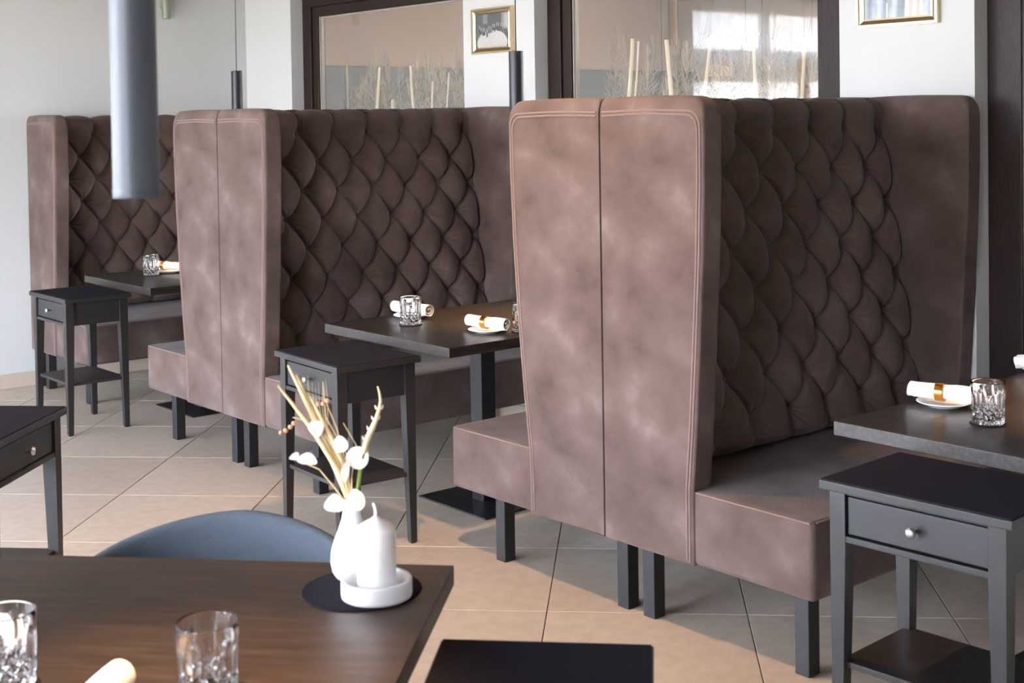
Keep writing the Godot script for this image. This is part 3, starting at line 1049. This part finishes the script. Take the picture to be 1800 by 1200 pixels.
func build_tableware() -> void:
	var tm := tumbler_mesh()
	var co := Acc.new()
	co.lathe([Vector2(0, 0), Vector2(0.048, 0), Vector2(0.049, 0.0012), Vector2(0.048, 0.0025), Vector2(0, 0.0025)], 40)
	var cm := co.mesh()
	var cups := [
		[-4.517, -3.232, "cut glass tumbler on the middle table, nearer its front corner", "small dark felt coaster under the tumbler near the middle table's corner"],
		[-4.045, -3.44, "cut glass tumbler on the middle table, half behind the bench wing", "small dark felt coaster under the tumbler half behind the bench wing"],
		[-1.953, -3.305, "cut glass tumbler on the right table beside the rolled napkin", "small dark felt coaster under the tumbler on the right table"],
		[-7.048, -3.272, "small cut glass tumbler on the farthest table", "small dark felt coaster under the tumbler on the farthest table"],
		[-1.790, -0.905, "large cut glass tumbler in the foreground at the bottom edge", "small dark felt coaster under the large foreground tumbler"],
		[-2.037, -0.698, "cut glass tumbler at the left edge of the foreground table", "small dark felt coaster under the left edge tumbler"],
	]
	for i in cups.size():
		var e: Array = cups[i]
		var c := part("coaster", cm, M.felt, null, Vector3(e[0], TABLE_H, e[1]))
		tag(c, e[3], "coaster", "round felt coasters")
		var g := part("tumbler", tm, M.crystal, null, Vector3(e[0], TABLE_H + 0.0027, e[1]), Vector3(0, 0.3 * i, 0))
		tag(g, e[2], "glass", "cut glass tumblers")
	# napkins: centre, direction of the roll, place of the ring along it, plate
	var naps := [
		[Vector2(-4.684, -3.356), 0.125, 0.2, "middle table behind the front tumbler"],
		[Vector2(-4.14, -3.335), 0.13, -0.05, "middle table beside the bench wing"],
		[Vector2(-2.16, -3.422), 0.24, -0.05, "right table beside the tumbler"],
		[Vector2(-2.20, -4.08), 0.88, 0.1, "right table by the door"],
		[Vector2(-7.10, -3.405), 0.32, -0.2, "farthest table behind the tumbler"],
		[Vector2(-1.805, -0.725), deg_to_rad(-50), 0.22, "foreground table at the bottom edge"],
		[Vector2(-2.215, -0.70), deg_to_rad(39), -0.2, "foreground table at the left edge"],
	]
	var pm := plate_mesh(0.078)
	var rm := ring_mesh()
	for i in naps.size():
		var e: Array = naps[i]
		var at := Vector3(e[0].x, TABLE_H, e[0].y)
		var pl := part("side_plate", pm, M.porcelain, null, at)
		tag(pl, "small white plate on the " + e[3], "plate", "small white plates")
		var n := thing("napkin_roll", "rolled white napkin with gold ring on the " + e[3], "napkin", at + Vector3(0, 0.005, 0), e[1], "rolled white napkins")
		part("cloth", napkin_mesh(0.20 if i != 0 else 0.215, 5 + i), M.linen, n, Vector3(0, 0.0345, 0))
		part("napkin_ring", rm, M.gold, n, Vector3(e[2] * 0.2, 0.0345, 0), Vector3(0, 0, PI / 2))

func build_centrepiece() -> void:
	var mat_at := Vector3(-2.024, TABLE_H, -1.330)
	var a := Acc.new()
	a.lathe([Vector2(0, 0), Vector2(0.107, 0), Vector2(0.108, 0.0015), Vector2(0.107, 0.003), Vector2(0, 0.003)], 64)
	tag(part("round_felt_mat", a.mesh(), M.felt, null, mat_at), "round dark felt mat under the white vase and candle", "mat")
	var y := TABLE_H + 0.003
	# dish
	var d := Acc.new()
	var R := 0.063
	d.lathe([Vector2(0, 0), Vector2(R - 0.006, 0), Vector2(R - 0.001, 0.003), Vector2(R, 0.008), Vector2(R, 0.031), Vector2(R - 0.002, 0.034), Vector2(R - 0.006, 0.034), Vector2(R - 0.008, 0.031), Vector2(R - 0.009, 0.012), Vector2(R - 0.014, 0.008), Vector2(0, 0.008)], 56)
	var dish_at := Vector3(-1.972, y, -1.327)
	tag(part("candle_dish", d.mesh(), M.white_ceramic, null, dish_at), "round white ceramic dish holding the candle", "dish")
	# candle
	var c := thing("pillar_candle", "white pillar candle with pointed top and unlit wick", "candle", dish_at + Vector3(-0.002, 0.008, -0.002))
	var cb := Acc.new()
	var r := 0.0345
	cb.lathe([Vector2(0, 0), Vector2(r - 0.002, 0), Vector2(r, 0.003), Vector2(r, 0.112), Vector2(r - 0.001, 0.1155), Vector2(r - 0.005, 0.119), Vector2(r * 0.55, 0.1255), Vector2(r * 0.25, 0.131), Vector2(r * 0.11, 0.135), Vector2(0, 0.136)], 40)
	part("wax_body", cb.mesh(), M.wax, c)
	var wk := Acc.new()
	wk.tube([Vector3(0, 0.131, 0), Vector3(0, 0.145, 0), Vector3(-0.001, 0.152, 0.001), Vector3(-0.004, 0.158, 0.002)], [0.0028, 0.0026, 0.0026, 0.0022], 8)
	part("wick", wk.mesh(), M.wax, c)
	# vase
	var vase_at := Vector3(-2.087, y, -1.352)
	var vz := Acc.new()
	vz.lathe([Vector2(0, 0), Vector2(0.026, 0), Vector2(0.030, 0.002), Vector2(0.037, 0.014), Vector2(0.0405, 0.034), Vector2(0.039, 0.055), Vector2(0.033, 0.078), Vector2(0.025, 0.100), Vector2(0.0185, 0.122), Vector2(0.0155, 0.142), Vector2(0.0165, 0.158), Vector2(0.018, 0.163), Vector2(0.0165, 0.1645), Vector2(0.0145, 0.162), Vector2(0.013, 0.142), Vector2(0.016, 0.122), Vector2(0.034, 0.06), Vector2(0.03, 0.012), Vector2(0, 0.008)], 48)
	for k in vz.v.size(): vz.v[k].y *= 0.9
	tag(part("bud_vase", vz.mesh(), M.white_ceramic, null, vase_at), "slender white ceramic vase with dried stems on the foreground table", "vase")
	build_bouquet(vase_at + Vector3(0, 0.105, 0))

func bq(px: float, py: float, zz: float) -> Vector3:
	# layout of the bouquet: across, down from the mouth of the vase, towards the room
	return Vector3(0.641, 0, -0.767) * (px * 0.00109) + Vector3.UP * (0.042 - py * 0.00109) + Vector3(0.767, 0, 0.641) * zz

func build_bouquet(at: Vector3) -> void:
	var o := thing("dried_bouquet", "dried straw, honesty seed discs and green sprig in the white vase", "flowers", at)
	# the picture plane through the vase: right and towards the viewer
	var rt := Vector3(0.641, 0, -0.767)
	var fw := Vector3(0.767, 0, 0.641)
	var K := 0.00109
	rng.seed = 77
	# broad straw blades
	for e in [[[0, 20], [-20, -40], [-52, -120], [-103, -228], 0.0, 0.0052], [[0, 20], [-22, -50], [-62, -120], [-118, -195], 0.012, 0.0042], [[0, 20], [-14, -40], [-44, -110], [-90, -210], -0.008, 0.0045], [[0, 20], [-12, -60], [-34, -110], [-66, -175], 0.006, 0.0036]]:
		var a := Acc.new()
		var path := []
		for k in 4:
			path.append(bq(e[k][0], e[k][1], e[4] * k / 3.0))
		var r: float = e[5] * 1.3
		a.tube(path, [r * 0.5, r, r * 0.95, r * 0.3], 7)
		part("straw_blade", a.mesh(), M.straw, o)
	# barley awns
	for k in 9:
		var a := Acc.new()
		var x := -78.0 + k * 5
		a.tube([bq(-50 + k * 1.5, -110, 0.004), bq(x * 0.95, -160, 0.006), bq(x + rng.randf_range(-5, 5), -205 + rng.randf_range(-8, 14), 0.01)], [0.0008, 0.0006, 0.0003], 4)
		part("awn", a.mesh(), M.straw_pale, o)
	# thin stems
	for e in [[[0, 20], [-8, -60], [-22, -120], [-45, -180]], [[0, 20], [-28, -20], [-52, -52], [-90, -66]], [[0, 20], [2, -40], [10, -90], [-10, -130]], [[0, 20], [-16, -70], [-55, -130], [-96, -140]], [[0, 20], [-5, -70], [-40, -140], [-44, -200]]]:
		var a := Acc.new()
		var path := []
		for q in e:
			path.append(bq(q[0], q[1], rng.randf_range(-0.004, 0.01)))
		a.tube(path, [0.0016, 0.0013, 0.0011, 0.0008], 6)
		part("stem", a.mesh(), M.straw, o)
	# honesty seed discs: place, half width, half height, lean
	for e in [[-56, -122, 13, 14, 0.3, 0.012], [-72, -68, 17, 10, -0.15, 0.006], [-15, -95, 13, 14, 0.1, 0.014], [12, -70, 20, 19, 0.4, 0.004], [10, -2, 15, 18, 0.2, 0.022], [-28, 8, 17, 15, 0.0, 0.008], [-8, -48, 7, 18, -0.2, 0.012], [-95, -72, 9, 6, 0.5, 0.0]]:
		var a := Acc.new()
		var p := PackedVector3Array()
		var n := 18
		var c: Vector3 = bq(e[0], e[1], e[5])
		var q := PackedVector3Array()
		for side in 2:
			for k in n:
				var t := TAU * k / n
				var wob := 1.0 + 0.06 * sin(t * 3.0 + e[0]) + 0.14 * exp(-pow((t - 1.6) / 0.25, 2.0))
				var x: float = e[2] * cos(t) * wob
				var yy: float = e[3] * sin(t) * wob
				var xr: float = x * cos(e[4]) - yy * sin(e[4])
				var yr: float = x * sin(e[4]) + yy * cos(e[4])
				q.append(c + rt * (xr * K) + Vector3.UP * (yr * K) + fw * (0.0008 * (1 if side == 0 else -1) + 0.005 * sin(t * 2 + e[1])))
		var front := q.slice(0, n)
		var rear := q.slice(n, 2 * n)
		a.poly(front)
		for k in n:
			var j := (k + 1) % n
			a.quad(rear[k], rear[j], front[j], front[k])
		rear.reverse()
		a.poly(rear)
		part("seed_disc", a.mesh(), M.seed_paper, o)
	# small berries
	for e in [[-44, -163], [-36, -168], [-52, -162], [-100, -124], [-108, -118], [-94, -130], [-116, -115]]:
		var a := Acc.new()
		a.lathe([Vector2(0, -0.0045), Vector2(0.0035, -0.003), Vector2(0.0046, 0), Vector2(0.0035, 0.003), Vector2(0, 0.0045)], 8, bq(e[0], e[1], 0.006))
		part("berry", a.mesh(), M.berry, o)
	# green sprig with a toothed head on the right
	var a2 := Acc.new()
	a2.tube([bq(0, 20, 0), bq(12, -20, 0), bq(18, -60, 0), bq(24, -85, 0)], [0.0022, 0.004, 0.0042, 0.0032], 7)
	part("sprig_stalk", a2.mesh(), M.leaf_green, o)
	var head := Acc.new()
	var hp := [Vector2(22, -78), Vector2(28, -98), Vector2(36, -115), Vector2(44, -132), Vector2(50, -150), Vector2(53, -165), Vector2(51, -180), Vector2(48, -190)]
	var path2 := []
	for q in hp: path2.append(bq(q.x, q.y, 0.002))
	head.tube(path2, [0.0052, 0.006, 0.0056, 0.0045, 0.0034, 0.0026, 0.002, 0.0012], 7)
	for k in 5:
		for s in [-1.0, 1.0]:
			var c: Vector3 = path2[k] + rt * (s * 0.006)
			head.tube([path2[k], c + Vector3.UP * 0.004, c + rt * (s * 0.002) + Vector3.UP * 0.009], [0.003, 0.0024, 0.0006], 5)
	part("sprig_head", head.mesh(), M.straw_pale, o)

# ------------------------------------------------------------------ chair
func shell_side(n: int, ny: int, amax: float, inner: bool) -> PackedVector3Array:
	var p := PackedVector3Array()
	for i in n:
		var f := lerpf(-amax, amax, float(i) / (n - 1))
		var k := absf(f) / amax
		var top := lerpf(0.762, 0.60, pow(k, 1.5))
		for j in ny:
			var t := float(j) / (ny - 1)
			var y := lerpf(0.40, top, t)
			var rx := lerpf(0.26, 0.325, pow(t, 0.8)) - (0.03 if inner else 0.0)
			var rz := lerpf(0.23, 0.27, pow(t, 0.8)) - (0.03 if inner else 0.0)
			p.append(Vector3(rx * sin(f), y, -rz * cos(f)))
	return p

func build_chair() -> void:
	# local +z is the way the sitter faces
	var o := thing("shell_chair", "grey blue twill shell chair pushed in behind the foreground table", "chair", Vector3(-2.372, 0, -1.195), deg_to_rad(43.1))
	var n := 49
	var outer := PackedVector3Array()
	var ny := 12
	var amax := deg_to_rad(118)
	var rows := []
	var A: PackedVector3Array = shell_side(n, ny, amax, false)
	var B: PackedVector3Array = shell_side(n, ny, amax, true)
	# one closed surface: down the inside, round the rim, down the outside
	var cols := PackedVector3Array()
	var per := 0
	for i in n:
		var line := []
		for j in ny: line.append(B[i * ny + j])
		var b: Vector3 = B[i * ny + ny - 1]
		var a: Vector3 = A[i * ny + ny - 1]
		for k in range(1, 6):
			var t := PI * k / 6.0
			line.append((a + b) * 0.5 + (b - a) * 0.5 * cos(t) + Vector3.UP * 0.016 * sin(t))
		for j in range(ny - 1, -1, -1): line.append(A[i * ny + j])
		per = line.size()
		for q in line: cols.append(q)
	var s := Acc.new()
	s.grid(cols, n, per, false, true)
	var c0 := cols.slice(0, per)
	var c1 := cols.slice((n - 1) * per, n * per)
	c0.reverse()
	s.poly(c0)
	s.poly(c1)
	part("back_shell", s.mesh(), M.chair_fabric, o)
	var st := Acc.new()
	st.rbox(Vector3(0, 0.42, 0.03), Vector3(0.46, 0.09, 0.46), 0.04, 4)
	part("seat", st.mesh(), M.chair_fabric, o)
	for sx in [-1.0, 1.0]:
		for sz in [-1.0, 1.0]:
			var l := Acc.new()
			l.tube([Vector3(sx * 0.21, 0.0, 0.03 + sz * 0.21), Vector3(sx * 0.15, 0.40, 0.03 + sz * 0.15)], [0.011, 0.017], 10)
			part("leg", l.mesh(), M.black_leg, o)

# ------------------------------------------------------------------ lamps
func pendant(at: Vector3, length: float, body: Material, label: String, top: float, energy: float, radius := 0.031) -> Node3D:
	# at: centre of the lower rim
	var o := thing("pendant_lamp", label, "lamp", at, 0.0, "slim cylinder pendant lamps")
	var a := Acc.new()
	a.lathe([Vector2(radius - 0.003, 0.03), Vector2(radius - 0.003, 0.0), Vector2(radius, 0.0), Vector2(radius, length - 0.002), Vector2(radius - 0.002, length), Vector2(0.0, length)], 40)
	part("shade", a.mesh(), body, o)
	var r := Acc.new()
	r.lathe([Vector2(radius - 0.002, 0.0), Vector2(radius + 0.0006, 0.0), Vector2(radius + 0.0006, 0.012), Vector2(radius - 0.002, 0.012)], 40)
	part("rim", r.mesh(), M.pendant_grey, o)
	var c := Acc.new()
	c.tube([Vector3(0, length - 0.01, 0), Vector3(0.002, lerpf(length, top - at.y, 0.4), 0.001), Vector3(0, top - at.y, 0)], [0.0025], 6)
	part("cord", c.mesh(), M.cord, o)
	var ca := Acc.new()
	ca.lathe([Vector2(0.0, top - at.y - 0.025), Vector2(0.045, top - at.y - 0.025), Vector2(0.05, top - at.y - 0.02), Vector2(0.05, top - at.y - 0.001)], 24)
	part("ceiling_rose", ca.mesh(), body, o)
	var g := Acc.new()
	g.lathe([Vector2(0.0, 0.018), Vector2(radius - 0.006, 0.018), Vector2(radius - 0.006, 0.026), Vector2(0, 0.026)], 24)
	part("bulb", g.mesh(), M.lamp_glow, o)
	if energy > 0:
		spot(o, Vector3(0, 0.012, 0), energy, 38.0, 0.02)
	return o

func build_lamps() -> void:
	pendant(Vector3(-1.738, 1.5, -0.788), 0.40, M.pendant_grey, "large grey cylinder pendant hanging over the foreground table", CEIL, 0.9)
	pendant(Vector3(-4.385, 1.5, -3.712), 0.385, M.pendant_black, "black cylinder pendant over the middle table beside the picture", CEIL, 0.9)
	pendant(Vector3(-6.923, 1.5, -3.762), 0.395, M.pendant_black, "black cylinder pendant over the farthest table", CEIL, 0.9)
	pendant(Vector3(-1.82, 1.5, -3.75), 0.39, M.pendant_black, "black cylinder pendant over the right table, outside the picture", CEIL, 0.9)
	# recessed ceiling spots along the aisle
	for e in [[-3.42, -2.42, "above the nearest bench pair"]]:
		var d := thing("ceiling_spot", "small recessed warm ceiling spot " + e[2], "lamp", Vector3(e[0], CEIL, e[1]))
		var f := Acc.new()
		f.lathe([Vector2(0.036, -0.001), Vector2(0.048, -0.004), Vector2(0.05, 0.0), Vector2(0.036, 0.0)], 28)
		part("rim", f.mesh(), M.pewter, d)
		var g := Acc.new()
		g.lathe([Vector2(0.0, -0.0025), Vector2(0.034, -0.0025), Vector2(0.034, -0.0005), Vector2(0.0, -0.0005)], 24)
		part("lens", g.mesh(), M.lamp_glow, d)
		spot(d, Vector3(0, -0.012, 0), 2.2, 44.0, 0.035)
	# sage wall light
	var o := thing("wall_sconce", "small sage green cylinder light high on the side wall", "lamp", Vector3(WALL_X, 2.285, -3.95))
	var a := Acc.new()
	a.lathe([Vector2(0, 0.0), Vector2(0.024, 0.0), Vector2(0.026, 0.002), Vector2(0.026, 0.20), Vector2(0.024, 0.202), Vector2(0, 0.202)], 28, Vector3(0.055, 0, 0))
	part("barrel", a.mesh(), M.sage_metal, o)
	part("bracket", rb(Vector3(0.015, 0.1, 0), Vector3(0.03, 0.06, 0.03), 0.003), M.sage_metal, o)

# ------------------------------------------------------------------ pictures
func print_material(called: String, im: Image) -> StandardMaterial3D:
	var m := StandardMaterial3D.new()
	m.resource_name = called
	m.albedo_texture = ImageTexture.create_from_image(im)
	m.roughness = 0.25
	M[called] = m
	return m

func picture(label: String, x0: float, x1: float, y0: float, y1: float, print_: Material) -> void:
	var o := thing("framed_picture", label, "picture", Vector3((x0 + x1) / 2, y0, WALL_Z + 0.001))
	var w := (x1 - x0) / 2
	var h := y1 - y0
	var f := 0.032
	var d := 0.022
	# mitred moulding: outer edge, raised lip, slope to the picture
	var prof := [[0.0, 0.0], [0.0, d], [0.010, d], [0.014, d - 0.005], [f - 0.006, d - 0.010], [f, d - 0.008], [f, 0.004]]
	var sides := [[Vector2(-w, 0), Vector2(w, 0)], [Vector2(w, 0), Vector2(w, h)], [Vector2(w, h), Vector2(-w, h)], [Vector2(-w, h), Vector2(-w, 0)]]
	for s in sides:
		var a := Acc.new()
		var dir: Vector2 = (s[1] - s[0]).normalized()
		var inn := Vector2(-dir.y, dir.x)
		for k in prof.size() - 1:
			var p: Array = prof[k]
			var q: Array = prof[k + 1]
			var pa: Vector2 = s[0] + (inn + dir) * p[0]
			var pb: Vector2 = s[1] + (inn - dir) * p[0]
			var qa: Vector2 = s[0] + (inn + dir) * q[0]
			var qb: Vector2 = s[1] + (inn - dir) * q[0]
			a.quad(Vector3(pa.x, pa.y, p[1]), Vector3(pb.x, pb.y, p[1]), Vector3(qb.x, qb.y, q[1]), Vector3(qa.x, qa.y, q[1]))
		part("moulding", a.mesh(), M.gilt_frame, o)
	var b := Acc.new()
	b.quad(Vector3(-w + f, f, 0.008), Vector3(w - f, f, 0.008), Vector3(w - f, h - f, 0.008), Vector3(-w + f, h - f, 0.008))
	part("print", b.mesh(), print_, o)
	part("backing", bx(Vector3(-w + 0.004, 0.004, 0.0), Vector3(w - 0.004, h - 0.004, 0.006)), M.trough, o)
	part("glazing", bx(Vector3(-w + f - 0.001, f - 0.001, 0.0095), Vector3(w - f + 0.001, h - f + 0.001, 0.0115)), M.window_glass, o)

func build_pictures() -> void:
	# an old black and white group photograph: a long table with people behind it
	var im := Image.create(256, 208, false, Image.FORMAT_RGB8)
	rng.seed = 9
	var nz := FastNoiseLite.new()
	nz.seed = 3
	nz.frequency = 0.03
	for y in 208:
		for x in 256:
			var u := x / 256.0
			var v := y / 208.0
			var g := 0.22 + 0.06 * nz.get_noise_2d(x, y)
			if u > 0.76 and v < 0.55: g = 0.72 - 0.2 * smoothstep(0.0, 0.12, absf(u - 0.9))
			if u > 0.2 and u < 0.34 and v < 0.28: g = 0.62 if fposmod(u * 30.0, 1.0) < 0.55 else 0.3
			# the pale cloth of the table, an oval sweep
			var e := pow((u - 0.48) / 0.46, 2) + pow((v - 0.86) / 0.38, 2)
			if e < 1.0 and v > 0.42 + 0.10 * absf(u - 0.5): g = 0.78 + 0.06 * nz.get_noise_2d(x * 2, y * 2)
			im.set_pixel(x, y, Color(g * 1.0, g * 0.97, g * 0.95))
	for k in 15:
		var cx := int(20 + k * 15.5 + rng.randf_range(-3, 3))
		var cy := int(80 + 12 * sin(k * 0.5) + rng.randf_range(-6, 6))
		var hgt := int(rng.randf_range(32, 48))
		for y in range(cy, mini(207, cy + hgt)):
			for x in range(cx - 6, cx + 7):
				if x >= 0 and x < 256 and absf(x - cx) < 3.0 + 4.0 * minf(1.0, (y - cy) / 12.0):
					im.set_pixel(x, y, Color(0.14, 0.14, 0.14) if absf(x - cx) > 2 or y > cy + 16 else Color(0.7, 0.68, 0.66))
		for y in range(cy - 9, cy + 1):
			for x in range(cx - 4, cx + 5):
				if x >= 0 and x < 256 and pow(x - cx, 2) + pow(y - cy + 4, 2) < 16:
					im.set_pixel(x, y, Color(0.66, 0.63, 0.60))
	picture("gilt framed old black and white group photograph beside the pendant", -5.735, -5.395, 1.948, 2.19, print_material("old_photograph", im))
	# second picture: curtain reflection painted into the print as blue folds, rosy white gown
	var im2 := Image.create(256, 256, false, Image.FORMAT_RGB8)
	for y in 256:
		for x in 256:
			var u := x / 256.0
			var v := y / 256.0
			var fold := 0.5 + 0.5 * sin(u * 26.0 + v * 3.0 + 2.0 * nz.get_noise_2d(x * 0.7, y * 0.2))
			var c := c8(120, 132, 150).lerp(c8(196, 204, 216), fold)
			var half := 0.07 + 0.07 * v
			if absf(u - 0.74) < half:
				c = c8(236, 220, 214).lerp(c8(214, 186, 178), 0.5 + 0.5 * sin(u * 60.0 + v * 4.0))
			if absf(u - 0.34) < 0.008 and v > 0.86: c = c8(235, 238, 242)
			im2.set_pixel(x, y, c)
	picture("gilt framed pale picture with a curtain reflection painted in, cut by the top edge", -3.25, -2.884, 1.938, 2.43, print_material("pale_reflection_print", im2))

# ------------------------------------------------------------------ behind the glass
func reed_mesh(h: float, spread: float, seed_: int) -> ArrayMesh:
	# a feathery dried plume on a stem
	rng.seed = seed_
	var a := Acc.new()
	var lean := rng.randf_range(-0.05, 0.05)
	var top := Vector3(lean, h, rng.randf_range(-0.02, 0.02))
	a.tube([Vector3.ZERO, top * 0.5 + Vector3(lean * 0.3, 0, 0), top], [0.003, 0.0022, 0.001], 5, false)
	for k in 170:
		var t := rng.randf_range(0.5, 1.0)
		var b := top * t
		var ang := rng.randf() * TAU
		var out := Vector3(cos(ang), 0, sin(ang) * 0.6) * spread * (1.12 - t) * 1.6 * rng.randf_range(0.7, 1.5)
		var tip := b + out + Vector3.UP * rng.randf_range(0.03, 0.10)
		var mid := b + out * 0.6 + Vector3.UP * 0.02
		var w := Vector3(-sin(ang), 0.2, cos(ang)) * rng.randf_range(0.0018, 0.004)
		a.quad(b - w * 0.4, b + w * 0.4, mid + w, mid - w)
		a.quad(mid - w, mid + w, tip + w * 0.2, tip - w * 0.2)
	return a.mesh()

func build_planter(label: String, x0: float, x1: float, sticks: Array, seed_: int) -> void:
	var z := -4.98
	var o := thing("reed_planter", label, "planter", Vector3((x0 + x1) / 2, 0, z), 0.0, "planters of dried reeds behind the windows")
	var w := x1 - x0
	var t := Acc.new()
	t.rbox(Vector3(0, 0.5, 0), Vector3(w, 1.0, 0.24), 0.01, 2)
	part("trough", t.mesh(), M.trough, o)
	rng.seed = seed_
	var n := int(w / 0.06)
	for i in n:
		var r2 := RandomNumberGenerator.new()
		r2.seed = seed_ * 100 + i
		var x := -w / 2 + 0.08 + (w - 0.16) * (i + r2.randf_range(-0.3, 0.3)) / (n - 1)
		var h := 0.78 + 0.2 * r2.randf()
		if r2.randf() < 0.25: h += 0.08
		part("reed_plume", reed_mesh(h, 0.13, seed_ * 50 + i), M.reed if i % 3 else M.reed_grey, o, Vector3(x, 0.98, r2.randf_range(-0.08, -0.02)))
	for s in sticks:
		# top x, top y, x at bench height, radius
		var cx := (x0 + x1) / 2
		var a := Acc.new()
		var tp := Vector3(s[0] - cx, s[1], 0.03)
		var lo := Vector3(s[2] - cx, 1.68, 0.03)
		var dirv := (lo - tp) / (tp.y - lo.y) if tp.y - lo.y > 0.1 else Vector3(0.05, -1, 0)
		var base := lo + dirv * 0.72
		base.y = 0.96
		var path := []
		var rad := []
		for k in 9:
			var f := k / 8.0
			var q := base.lerp(tp, f)
			path.append(q + Vector3(0.006 * sin(f * 9.0 + s[0] * 5.0), 0, 0))
			rad.append(s[3] * (1.12 if k % 3 == 0 else 1.0))
		a.tube(path, rad, 9)
		part("bamboo_stick", a.mesh(), M.bamboo, o)

func build_behind_glass() -> void:
	build_planter("planter of dried reeds and sticks behind the left window", -7.72, -5.75, [[-7.607, 1.974, -7.597, 0.008], [-7.207, 1.943, -7.254, 0.009], [-7.067, 1.731, -7.062, 0.011], [-6.869, 1.937, -6.846, 0.008], [-6.645, 1.834, -6.65, 0.006], [-6.483, 1.88, -6.5, 0.005]], 4)
	build_planter("planter of dried reeds and pale sticks behind the wide window", -5.25, -3.55, [[-4.916, 2.0, -4.955, 0.010], [-4.872, 1.985, -4.91, 0.005], [-4.672, 1.98, -4.653, 0.011], [-4.375, 1.986, -4.43, 0.008], [-4.128, 1.991, -4.10, 0.008], [-3.831, 1.947, -3.842, 0.008]], 6)
	# pendants of the next room
	pendant(Vector3(-6.737, 2.11, -7.2), 0.42, M.pendant_brown, "brown cylinder pendant behind the wide window, hung highest", 2.62, 0.0, 0.036)
	pendant(Vector3(-6.903, 1.30, -7.25), 0.40, M.pendant_black, "black pendant on a long cord behind the wide window, leftmost cord", 2.62, 0.0)
	pendant(Vector3(-6.60, 1.30, -7.1), 0.40, M.pendant_black, "black pendant on a long cord behind the brown hanging cylinder", 2.62, 0.0)
	pendant(Vector3(-5.916, 1.55, -7.2), 0.39, M.pendant_brown, "brown cylinder pendant hanging low behind the wide window", 2.62, 0.0, 0.048)
	pendant(Vector3(-6.06, 1.42, -7.2), 0.36, M.pendant_grey, "grey cylinder pendant hanging low beside the brown one behind glass", 2.62, 0.0, 0.036)
	pendant(Vector3(-6.36, 1.2, -7.2), 0.36, M.pendant_grey, "grey pendant on a thin cord behind the wide window", 2.62, 0.0)
	pendant(Vector3(-5.50, 1.2, -7.2), 0.36, M.pendant_black, "black pendant on a cord at the right post behind glass", 2.62, 0.0)
	# wire hoop with moss on a stand
	var o := thing("hoop_ornament", "thin wire hoop with moss and dried mushroom behind the wide window", "ornament", Vector3(-4.66, 0, -5.3))
	for e in [[0.155, 1.86, 0.0], [0.105, 1.82, 0.03]]:
		var path := []
		for k in 41:
			var t := TAU * k / 40
			path.append(Vector3(e[0] * cos(t) * 0.8 + 0.02, e[1] + e[0] * sin(t), e[2] - e[0] * cos(t) * 0.6))
		var a := Acc.new()
		a.tube(path, [0.0018], 5)
		part("hoop", a.mesh(), M.cord, o)
	var s := Acc.new()
	s.tube([Vector3(0, 0, 0), Vector3(0, 1.5, 0)], [0.02, 0.012], 8)
	s.lathe([Vector2(0, 0), Vector2(0.13, 0), Vector2(0.13, 0.012), Vector2(0.02, 0.02)], 24)
	part("stand", s.mesh(), M.trough, o)
	var cap := Acc.new()
	cap.lathe([Vector2(0.012, 1.70), Vector2(0.016, 1.80), Vector2(0.08, 1.805), Vector2(0.085, 1.82), Vector2(0.06, 1.85), Vector2(0.0, 1.862)], 28)
	part("mushroom_cap", cap.mesh(), M.straw, o)
	var ms := Acc.new()
	rng.seed = 21
	for k in 160:
		var ang := rng.randf() * TAU
		var rr := 0.09 * sqrt(rng.randf())
		var b := Vector3(rr * cos(ang) + 0.02, rng.randf_range(1.5, 1.78), rr * sin(ang))
		var tip := b + Vector3(cos(ang) * 0.05, rng.randf_range(-0.05, 0.05), sin(ang) * 0.05)
		var w := Vector3(-sin(ang), 0.3, cos(ang)) * 0.007
		ms.quad(b - w, b + w, (b + tip) * 0.5 + w * 1.4, (b + tip) * 0.5 - w * 1.4)
		ms.quad((b + tip) * 0.5 - w * 1.4, (b + tip) * 0.5 + w * 1.4, tip + w * 0.2, tip - w * 0.2)
	ms.tube([Vector3(0.0, 1.48, 0), Vector3(0.01, 1.74, 0)], [0.05, 0.03], 10)
	part("moss", ms.mesh(), M.moss, o)

func _ready() -> void:
	make_view()
	make_materials()
	build_room()
	build_benches()
	build_tables()
	build_chair()
	build_curtains()
	build_lamps()
	build_pictures()
	build_tableware()
	build_centrepiece()
	build_behind_glass()
